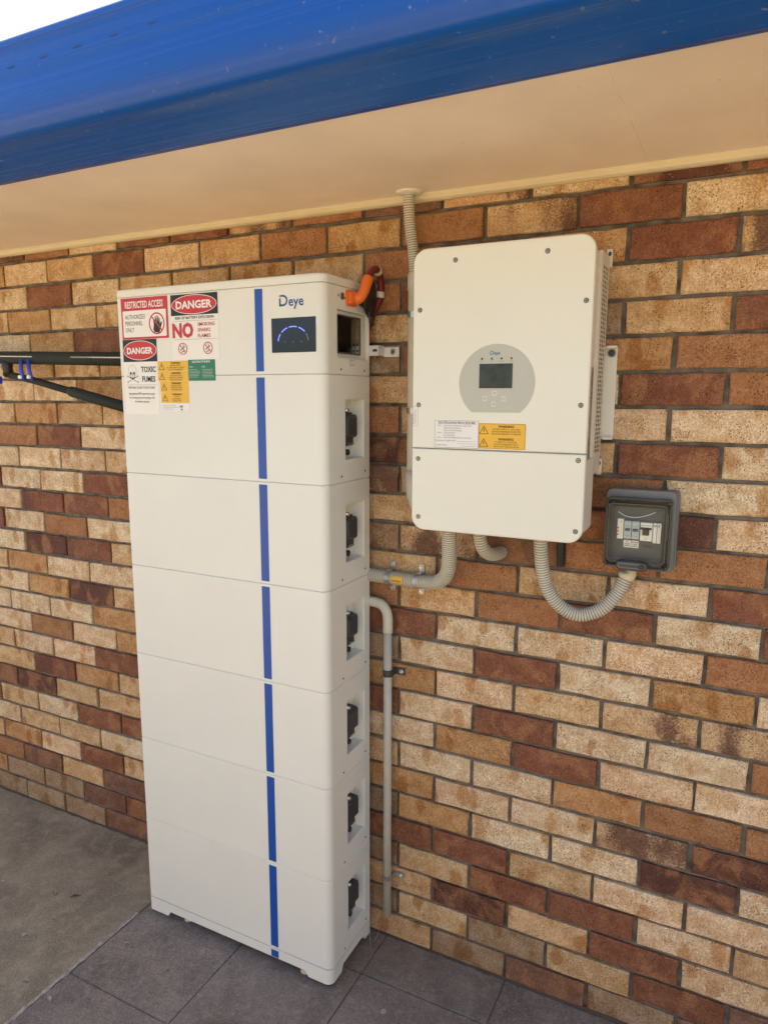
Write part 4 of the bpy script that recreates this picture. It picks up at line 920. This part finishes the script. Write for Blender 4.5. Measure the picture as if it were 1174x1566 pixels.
# ------------------------------------------------------------------ breaker enclosure
def breaker_box():
    root = thing('breaker_enclosure', 'small grey breaker enclosure with clear lid on the brick wall right of the inverter', 'breaker box', (0.08, 0, 1.43))
    x0, x1, z0, z1 = -0.002, 0.1605, 1.326, 1.523
    s = MB(); s.xf = FRONT(0); s.prism(rrect(x0 + .004, x1 + .004, z0 - .002, z1 - .002, .014, 5), .001, .040, 0, 0); s.prism(rrect(x0, x1, z0, z1, .016, 6), .038, .058, 0, .002, 1); s.build('enclosure_body', 'enclosure', root)
    s = MB(); s.xf = FRONT(0); s.prism(rrect(x0 + .020, x1 - .022, z0 + .028, z1 - .034), .0585, .064, 0); s.build('breaker_panel', 'insetpanel', root)
    # lid: clear shell with stepped window
    s = MB(); s.xf = FRONT(0); a, b = rrect(x0 + .005, x1 - .007, z0 + .008, z1 - .018, .008, 4), rrect(x0 + .019, x1 - .022, z0 + .028, z1 - .036, .006, 4)
    n = len(a)
    s.prism(a, .058, .082, 0, 0, cap0=False, cap1=False); s.ring(a, inset(a, .004), .082, 0)
    ai = inset(a, .004); vs_ = [(u, v, .082) for u, v in ai] + [(u, v, .093) for u, v in inset(b, -.006)]
    s.add(vs_, [(i, (i + 1) % n, n + (i + 1) % n, n + i) for i in range(n)], 0); s.ring(inset(b, -.006), b, .093, 0); s.build('lid_frame', 'lidframe', root)
    s = MB(); s.xf = FRONT(0); bi = inset(b, .0015)
    s.prism(b, .093, .101, 0, .0015, 1, cap0=False, cap1=True); s.build('clear_window', 'lid', root)
    s = MB(); s.xf = FRONT(0); s.ring(inset(b, -.0034), inset(b, -.0004), .0936, 0); s.ring(inset(a, .0005), inset(a, .0025), .0826, 0); s.build('lid_seal', 'black', root)
    # modules
    zt, zb_ = 1.448, 1.404
    def brk(xa, xb, mt, za=zb_, zb2=zt, tog=True):
        s = MB(); s.box(xa, xb, -.076, -.064, za, zb2, 0, .0012, 1); o = s.build('circuit_breaker', mt, root)
        if tog:
            s = MB(); s.box(xa + .003, xb - .003, -.082, -.076, (za + zb2) / 2 - .002, (za + zb2) / 2 + .004, 0, .001, 1); s.box(xa + .004, xb - .004, -.0775, -.076, za + .022, za + .026, 0); s.build('toggle', 'insetpanel', o)
        s = MB(); s.xf = FRONT(-.0762); s.bar((xa + .002, zb2 - .012), (xb - .002, zb2 - .012), .0008, .0001, 0); s.bar((xa + .002, za + .008), (xb - .002, za + .008), .0008, .0001, 0); s.build('print', 'greyink', o)
    brk(.0465, .0635, 'breakergrey'); brk(.0645, .0820, 'breakergrey')
    s = MB(); s.box(.0840, .1115, -.077, -.064, 1.402, 1.447, 0, .0012, 1); o = s.build('main_switch', 'breaker', root)
    s = MB(); s.box(.0835, .1100, -.0785, -.077, 1.430, 1.4355); s.box(.0900, .1045, -.084, -.077, 1.417, 1.432, 0, .001, 1); s.build('toggle', 'black', o)
    s = MB(); s.xf = FRONT(-.0772); s.text('MAIN', .0865, 1.4385, .004, .0002); s.text('SWITCH', .0975, 1.4385, .004, .0002); s.poly(ell(.0975, 1.409, .0012, .0012, 8), .0002); s.build('print', 'green', o)
    for xa, xb, g_ in ((.1130, .1215, 'N'), (.1222, .1310, 'E')):
        s = MB(); s.box(xa, xb, -.074, -.064, 1.398, 1.447, 0, .001, 1); s.xf = FRONT(-.0742); s.text(g_, xa + .002, 1.438, .0065, .0001, 1, bold=.04); s.build('terminal_cover', ['breaker', 'ink'], root)
    s = MB(); s.box(.0300, .0448, -.073, -.064, 1.402, 1.452, 0, .0012, 1); s.xf = FRONT(-.0732); s.text('R', .0385, 1.4435, .005, .0001, 1)
    for k in range(3): s.poly(ell(.0325, 1.413 + k * .008, .0022, .0022, 8), .0002, 2)
    s.build('terminal_block', ['breaker', 'ink', 'red'], root)
    s = MB(); s.xf = FRONT(-.064)
    for xa in (.0458, .0640):
        s.prism(rrect(xa, xa + .0172, 1.3805, 1.3985), 0, .0005, 0)
    for xa, tt in ((.0544, ('AC', 'SOLAR', 'SUPPLY')), (.0726, ('BACKUP', 'LOAD', 'SUPPLY'))):
        for i, t in enumerate(tt): s.text(t, xa, 1.3930 - i * .0050, .0046, .0008, 1, 'CENTER', .9, .02)
    s.text('Grid', .0885, 1.3855, .012, .0006, 1, 'LEFT', 1.0, .01, R(-6)); s.build('circuit_labels', ['paper', 'ink'], root)
    # scribbled cable arc and loop behind the lid
    s = MB(); s.tube(smooth_path([(.030, -.068, 1.468), (.050, -.070, 1.4585), (.075, -.070, 1.4575), (.100, -.069, 1.465), (.116, -.067, 1.473)]), .0011, 8); s.build('thin_wire', 'whitepvc', root)
    # latch
    s = MB(); s.xf = FRONT(0); s.prism(rrect(.0365, .1085, 1.3320, 1.3545, .0105, 6), .080, .106, 0, .003, 2); o = s.build('lid_latch', 'charcoal', root)
    s = MB(); s.xf = FRONT(0); s.ring(rrect(.0410, .0980, 1.3375, 1.3500, .006, 5), rrect(.0430, .0960, 1.3395, 1.3480, .004, 5), .1066, 0); s.prism(ell(.0940, 1.3435, .0060, .0060, 14), .106, .109, 1, .001); s.build('latch_grip', ['enclosure', 'black'], o)
    for px_, pz in ((x0 + .012, z1 - .026), (x1 - .014, z1 - .026), (x0 + .012, z0 + .017), (x1 - .014, z0 + .017)):
        s = MB(); s.xf = FRONT(-.082); s.prism(ell(px_, pz, .0045, .0045, 14), 0, .003, 0, .001); s.build('lid_screw', 'charcoal', root)
breaker_box()
bpy.data.objects['breaker_enclosure'].location.x -= 0.006

# ------------------------------------------------------------------ conduits
def saddle(root, x, y0, r, z, axis='z', tabs=(1,), mt='galv', w=0.010, tab=.026):
    """band round a pipe with screwed tabs on the wall"""
    mb = MB(); n = 12; vs_ = []
    for k in range(n + 1):
        a = R(0 + 180 * k / n); c, s_ = math.cos(a) * (r + .0012), math.sin(a) * (r + .0012)
        for q in (-w, w):
            p = (x + c, y0 - s_, z + q) if axis == 'z' else (x + q, y0 - s_, z + c)
            vs_.append(p)
    mb.add(vs_, [(2 * k, 2 * k + 1, 2 * k + 3, 2 * k + 2) for k in range(n)], 0, True)
    scr = []
    for t in tabs:
        if axis == 'z': mb.box(min(x + t * r, x + t * (r + tab)), max(x + t * r, x + t * (r + tab)), -.0042, -.0018, z - w, z + w, 0, .0008, 1); scr.append((x + t * (r + tab * .62), z))
        else: mb.box(x - w, x + w, -.0042, -.0018, min(z + t * r, z + t * (r + tab)), max(z + t * r, z + t * (r + tab)), 0, .0008, 1); scr.append((x, z + t * (r + tab * .62)))
        # leg from band to wall
        if axis == 'z': mb.box(min(x + t * (r + .0004), x + t * (r + .0022)), max(x + t * (r + .0004), x + t * (r + .0022)), y0, -.002, z - w, z + w)
        else: mb.box(x - w, x + w, y0, -.002, min(z + t * (r + .0004), z + t * (r + .0022)), max(z + t * (r + .0004), z + t * (r + .0022)))
    sd = mb.build('saddle_clip', mt, root)
    for sx_, sz_ in scr:
        s = MB(); s.xf = FRONT(-.0042); s.prism(ell(sx_, sz_, .0075, .0075, 16), -.0002, .0012, 0, .0004); s.prism(ell(sx_, sz_, .0055, .0055, 6), .001, .006, 0, .0012, 1); s.build('clip_screw', 'zinc', sd)
def conduits():
    # supply loop from inverter to breaker box
    t = thing('supply_conduit_loop', 'corrugated grey conduit hanging in a loop from inverter to breaker enclosure', 'conduit', (-0.05, -.08, 1.19))
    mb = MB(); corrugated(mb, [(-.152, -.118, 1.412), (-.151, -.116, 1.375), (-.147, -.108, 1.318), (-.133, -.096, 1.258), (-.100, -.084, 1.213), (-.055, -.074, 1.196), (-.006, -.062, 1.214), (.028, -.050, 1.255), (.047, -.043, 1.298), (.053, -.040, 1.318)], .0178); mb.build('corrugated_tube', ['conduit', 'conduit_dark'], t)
    mb = MB(); mb.tube([(.0475, -.043, 1.2985), (.0478, -.043, 1.2995), (.0525, -.041, 1.3125), (.0528, -.041, 1.3135), (.0535, -.040, 1.330)], [.0185, .0205, .0205, .0188, .0188], 24); mb.build('end_collar', 'bead', t)
    # elbow from inverter to battery
    t = thing('battery_conduit', 'corrugated grey conduit curving from inverter bottom left to the battery cabinet', 'conduit', (-.5, -.05, 1.2))
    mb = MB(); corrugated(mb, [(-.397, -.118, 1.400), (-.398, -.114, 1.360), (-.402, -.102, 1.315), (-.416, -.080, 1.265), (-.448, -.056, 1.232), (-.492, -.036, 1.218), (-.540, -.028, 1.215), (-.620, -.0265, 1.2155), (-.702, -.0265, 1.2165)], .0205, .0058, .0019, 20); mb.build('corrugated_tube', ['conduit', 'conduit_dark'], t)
    mb = MB(); mb.tube([(-.397, -.118, 1.412), (-.397, -.118, 1.403), (-.397, -.1175, 1.4025), (-.397, -.1175, 1.393)], [.031, .029, .025, .024], 20); mb.build('gland_nut', 'black', t)
    for x in (-.620, -.526): saddle(t, x, -.0265, .021, 1.2155, 'x', (1, -1), 'galv', .0085, .024)
    s = MB(); n = 6; vs_ = []
    for k in range(n + 1):
        a = R(60 + 55 * k / n)
        for x in (-.604, -.567): vs_.append((x, -.0265 - math.sin(a) * .0216, 1.2155 + math.cos(a) * .0216))
    s.add(vs_, [(2 * k, 2 * k + 1, 2 * k + 3, 2 * k + 2) for k in range(n)]); o = s.build('yellow_tag', 'yellow', t)
    s = MB(); s.xf = FRONT(-.0484); s.text('BATTERY', -.6015, 1.2105, .0068, 0, 0, bold=.02, sx=1.05); s.build('lettering', 'brownink', o)
    # stub conduit behind the inverter
    t = thing('stub_conduit', 'short corrugated conduit stub running from inverter underside into the wall', 'conduit', (-.3, -.05, 1.33))
    mb = MB(); corrugated(mb, [(-.315, -.112, 1.412), (-.3145, -.110, 1.385), (-.311, -.098, 1.352), (-.303, -.070, 1.330), (-.293, -.035, 1.322), (-.288, .006, 1.322)], .0178); mb.build('corrugated_tube', ['conduit', 'conduit_dark'], t)
    # black strip behind
    mb = MB(); mb.box(-.134, -.116, -.012, -.003, 1.300, 1.46, 0, .002, 1); tag(mb.build('cable_strip', 'black', None, None, (-.125, -.007, 1.3)), 'flat black cable strip on the wall below the inverter', 'cable')
    # riser into the soffit
    t = thing('riser_conduit', 'vertical grey conduit left of the inverter rising into the soffit', 'conduit', (-.55, -.03, 1.5))
    mb = MB(); mb.xf = lambda p: (p[0] - .557, p[1] - .046, p[2])
    mb.tube([(0, 0, 2.2805), (0, 0, 2.2775), (0, 0, 2.2745), (0, 0, 2.2725)], [.034, .034, .031, .017], 28); mb.build('soffit_flange', 'whitepvc', t)
    mb = MB(); corrugated(mb, [(-.557, -.046, 2.279), (-.557, -.045, 2.24), (-.555, -.040, 2.19), (-.550, -.034, 2.14), (-.547, -.031, 2.098), (-.5465, -.030, 2.068)], .0152, .0062, .0019); mb.build('corrugated_tube', ['conduit', 'conduit_dark'], t)
    mb = MB(); mb.tube([(-.5465, -.030, 2.072), (-.5465, -.030, 2.0715), (-.5465, -.030, 2.03), (-.5465, -.030, 2.0295), (-.5475, -.029, 1.55), (-.5475, -.029, 1.535)], [.0170, .0178, .0178, .0160, .0160, .0160], 20)
    mb.build('rigid_tube', 'conduit', t)
    mb = MB(); mb.tube([(-.5475, -.029, 1.536), (-.5475, -.029, 1.5355), (-.546, -.031, 1.50), (-.540, -.038, 1.47), (-.525, -.050, 1.445), (-.50, -.065, 1.432), (-.465, -.105, 1.432)], [.017, .0195, .0195, .0195, .0195, .0195, .0195], 20)
    mb.build('bend_fitting', 'conduit', t)
    for z in (1.965, 1.705): saddle(t, -.547, -.029, .0162, z, 'z', (-1,), 'galv', .008, .006)
    # drain pipe at the cabinet
    t = thing('drain_pipe', 'thin smooth grey pipe with bent top clipped to bricks beside the cabinet', 'pipe', (-.624, -.03, .1))
    mb = MB(); pts = [(-.622, -.029, .098), (-.6225, -.029, .6), (-.6235, -.029, 1.055)]
    mb.tube(pts, .0128, 20)
    mb.build('straight_tube', 'pipe', t)
    mb = MB(); P = smooth_path([(-.6235, -.029, 1.045), (-.6235, -.029, 1.085), (-.628, -.029, 1.110), (-.643, -.029, 1.128), (-.664, -.029, 1.134), (-.700, -.029, 1.135)], 6)
    mb.tube(P, [.0150] * len(P), 20); mb.build('bend_fitting', 'conduit', t)
    saddle(t, -.6235, -.029, .0130, .919, 'z', (1,), 'charcoal', .011, .034); saddle(t, -.6225, -.029, .0130, .234, 'z', (1,), 'galv', .007, .034)
    # loose thin wire by the cabinet foot
    mb = MB(); mb.tube(smooth_path([(-.676, -.045, .050), (-.668, -.060, .030), (-.655, -.080, .004), (-.650, -.100, .0015), (-.643, -.118, .0015)]), .0013, 6); mb.tube(smooth_path([(-.66, -.02, .09), (-.648, -.03, .05), (-.652, -.05, .015), (-.665, -.06, .002)]), .0008, 6)
    tag(mb.build('loose_wire', 'nickel', None, None, (-.66, -.08, 0)), 'loose thin wire curling at the right foot of the cabinet', 'wire')
conduits()

# ------------------------------------------------------------------ orange plug with cable
def plug():
    t = thing('battery_plug', 'orange angled power plug with dark red cable at the cabinet top', 'plug', (-.683, -.14, 2.0))
    mb = MB(); mb.xf = RIGHT(X1); mb.prism(rrect(-.168, -.118, 1.982, 2.022, .003, 2), .0005, .006, 0, .001); mb.prism(rrect(-.163, -.123, 1.986, 2.018, .005, 3), .006, .014, 0, .001)
    mb.xf = lambda p: p
    for k in range(3): mb.box(X1 + .014 + k * .004, X1 + .016 + k * .004, -.160, -.126, 1.988, 2.016, 0, .0006, 1)
    mb.build('plug_flange', 'orange', t, )
    mb = MB(); P = smooth_path([(X1 + .012, -.143, 2.000), (X1 + .022, -.142, 2.001), (X1 + .031, -.139, 2.007), (X1 + .036, -.131, 2.021), (X1 + .037, -.120, 2.040), (X1 + .037, -.109, 2.057)], 6)
    mb.tube(P, [.0150 + .0006 * math.sin(i * .3) for i in range(len(P))], 10); mb.build('plug_body', 'orange', t)
    mb = MB(); P = smooth_path([(X1 + .037, -.113, 2.050), (X1 + .037, -.098, 2.070), (X1 + .036, -.074, 2.085), (X1 + .034, -.048, 2.086), (X1 + .031, -.026, 2.068), (X1 + .028, -.016, 2.042), (X1 + .024, -.016, 2.014), (X1 + .014, -.021, 1.990), (X1 + .002, -.021, 1.965), (X1 - .015, -.020, 1.93)], 7)
    mb.tube(P, .0098, 14); c = mb.build('cable', 'cable', t)
    mb = MB(); a, b = P[37], P[41]; mb.tube([a, b], .0112, 14); mb.build('cable_band', 'whitepvc', c)
    mb = MB(); P2 = [Vector(p) + Vector((0, 0, 0)) for p in P[20:25]]; mb.tube(P2, .0109, 14); mb.build('cable_tag', 'bead', c)
    # black lock lever with handle
    mb = MB(); mb.xf = RIGHT(X1 + .006)
    o_ = [(q[0] + .004, q[1] + .004) for q in [(-.108, 1.984), (-.092, 1.980), (-.084, 1.985), (-.070, 1.966), (-.058, 1.957), (-.046, 1.962), (-.042, 1.985), (-.040, 2.020), (-.046, 2.044), (-.060, 2.053), (-.074, 2.045), (-.086, 2.022), (-.098, 2.000), (-.110, 1.994)]]
    mb.prism(list(o_), .0, .020, 0, .004, 2); mb.build('locking_lever', 'black', t)
    mb = MB(); mb.xf = RIGHT(X1 + .010); mb.tube([(-.110 + .0, 1.989, .010), (-.094, 1.987, .014)], .0045, 10); mb.tube(smooth_path([(-.076, 1.976, .012), (-.071, 1.950, .012), (-.060, 1.938, .010), (-.046, 1.944, .008), (-.042, 1.962, .006)]), .0028, 8); mb.build('lever_hook', 'black', t)
plug()

# ------------------------------------------------------------------ clothes airer
def airer():
    t = thing('clothes_airer', 'dark padded arms of a folding clothes airer left of the cabinet', 'clothes airer', (-1.9, -.12, 1.87))
    mb = MB(); Y = -.12
    mb.tube([(-2.75, Y, 1.912), (-2.16, Y, 1.8805), (-1.80, Y, 1.8700), (-1.47, Y, 1.8600)], .0225, 16); mb.build('padded_bar', 'foam', t)
    def sl(x): return 1.8805 - (x + 2.16) * .0290
    for a, b in ((-2.6, -1.966), (-1.772, -1.475)):
        mb = MB(); mb.tube([(a, Y - .0215, sl(a) + .0035), (b, Y - .0215, sl(b) + .0035)], .0028, 8); mb.build('silver_rod', 'zinc', t)
    mb = MB(); mb.tube([(-2.13, Y, 1.875), (-2.135, Y, 1.845), (-2.125, Y, 1.815)], [.020, .019, .016], 12); mb.build('hinge_joint', 'black', t)
    mb = MB(); mb.tube([(-2.15, Y + .003, 1.822), (-1.99, Y, 1.796), (-1.80, Y, 1.7565)], .0125, 14); mb.build('thin_arm', 'foam', t)
    mb = MB(); mb.tube([(-1.815, Y, 1.7600), (-1.810, Y, 1.7590), (-1.80, Y, 1.7565), (-1.47, Y, 1.690)], [.013, .0165, .0185, .0190], 16); mb.build('thick_arm', 'foam', t)
    # line stubs to the wall
    for a, b in (((-1.49, Y, 1.865), (-1.49, .004, 1.80)), ((-2.70, Y, 1.905), (-2.70, .004, 1.84)), ((-1.49, Y, 1.695), (-1.49, .004, 1.80))):
        mb = MB(); mb.tube([a, b], .008, 10); mb.build('wall_arm', 'black', t)
    for i, (x, tx, lab) in enumerate(((-2.030, .010, 'left blue clothes peg of the pair hanging from the padded bar'), (-1.992, .020, 'right blue clothes peg of the pair hanging from the padded bar'))):
        pg = thing('clothes_peg', lab, 'clothes peg', (x, -.145, 1.85), 'blue pegs on the airer')
        for sgn, w in ((-1, .0), (1, .009)):
            mb = MB(); xx = x + w * sgn * .6
            mb.tube([(xx, -.140, 1.868), (xx + tx * .4, -.147, 1.835), (xx + tx, -.146, 1.795)], [.0045, .0052, .0045], 8); mb.build('peg_jaw', 'peg', pg)
        mb = MB(); mb.tube([(x + tx * .8, -.158, 1.808), (x + tx * .8, -.142, 1.808)], .0065, 12); mb.build('peg_spring', 'pegwhite', pg)
    pg = thing('clothes_peg', 'single blue clothes peg under the airer hinge at the left edge', 'clothes peg', (-2.156, -.14, 1.80), 'blue pegs on the airer')
    for k in (0, 1):
        mb = MB(); mb.box(-2.166 + k * .012, -2.155 + k * .012, -.150, -.136, 1.785, 1.812, 0, .002, 1); mb.build('peg_jaw', 'peg', pg)
airer()
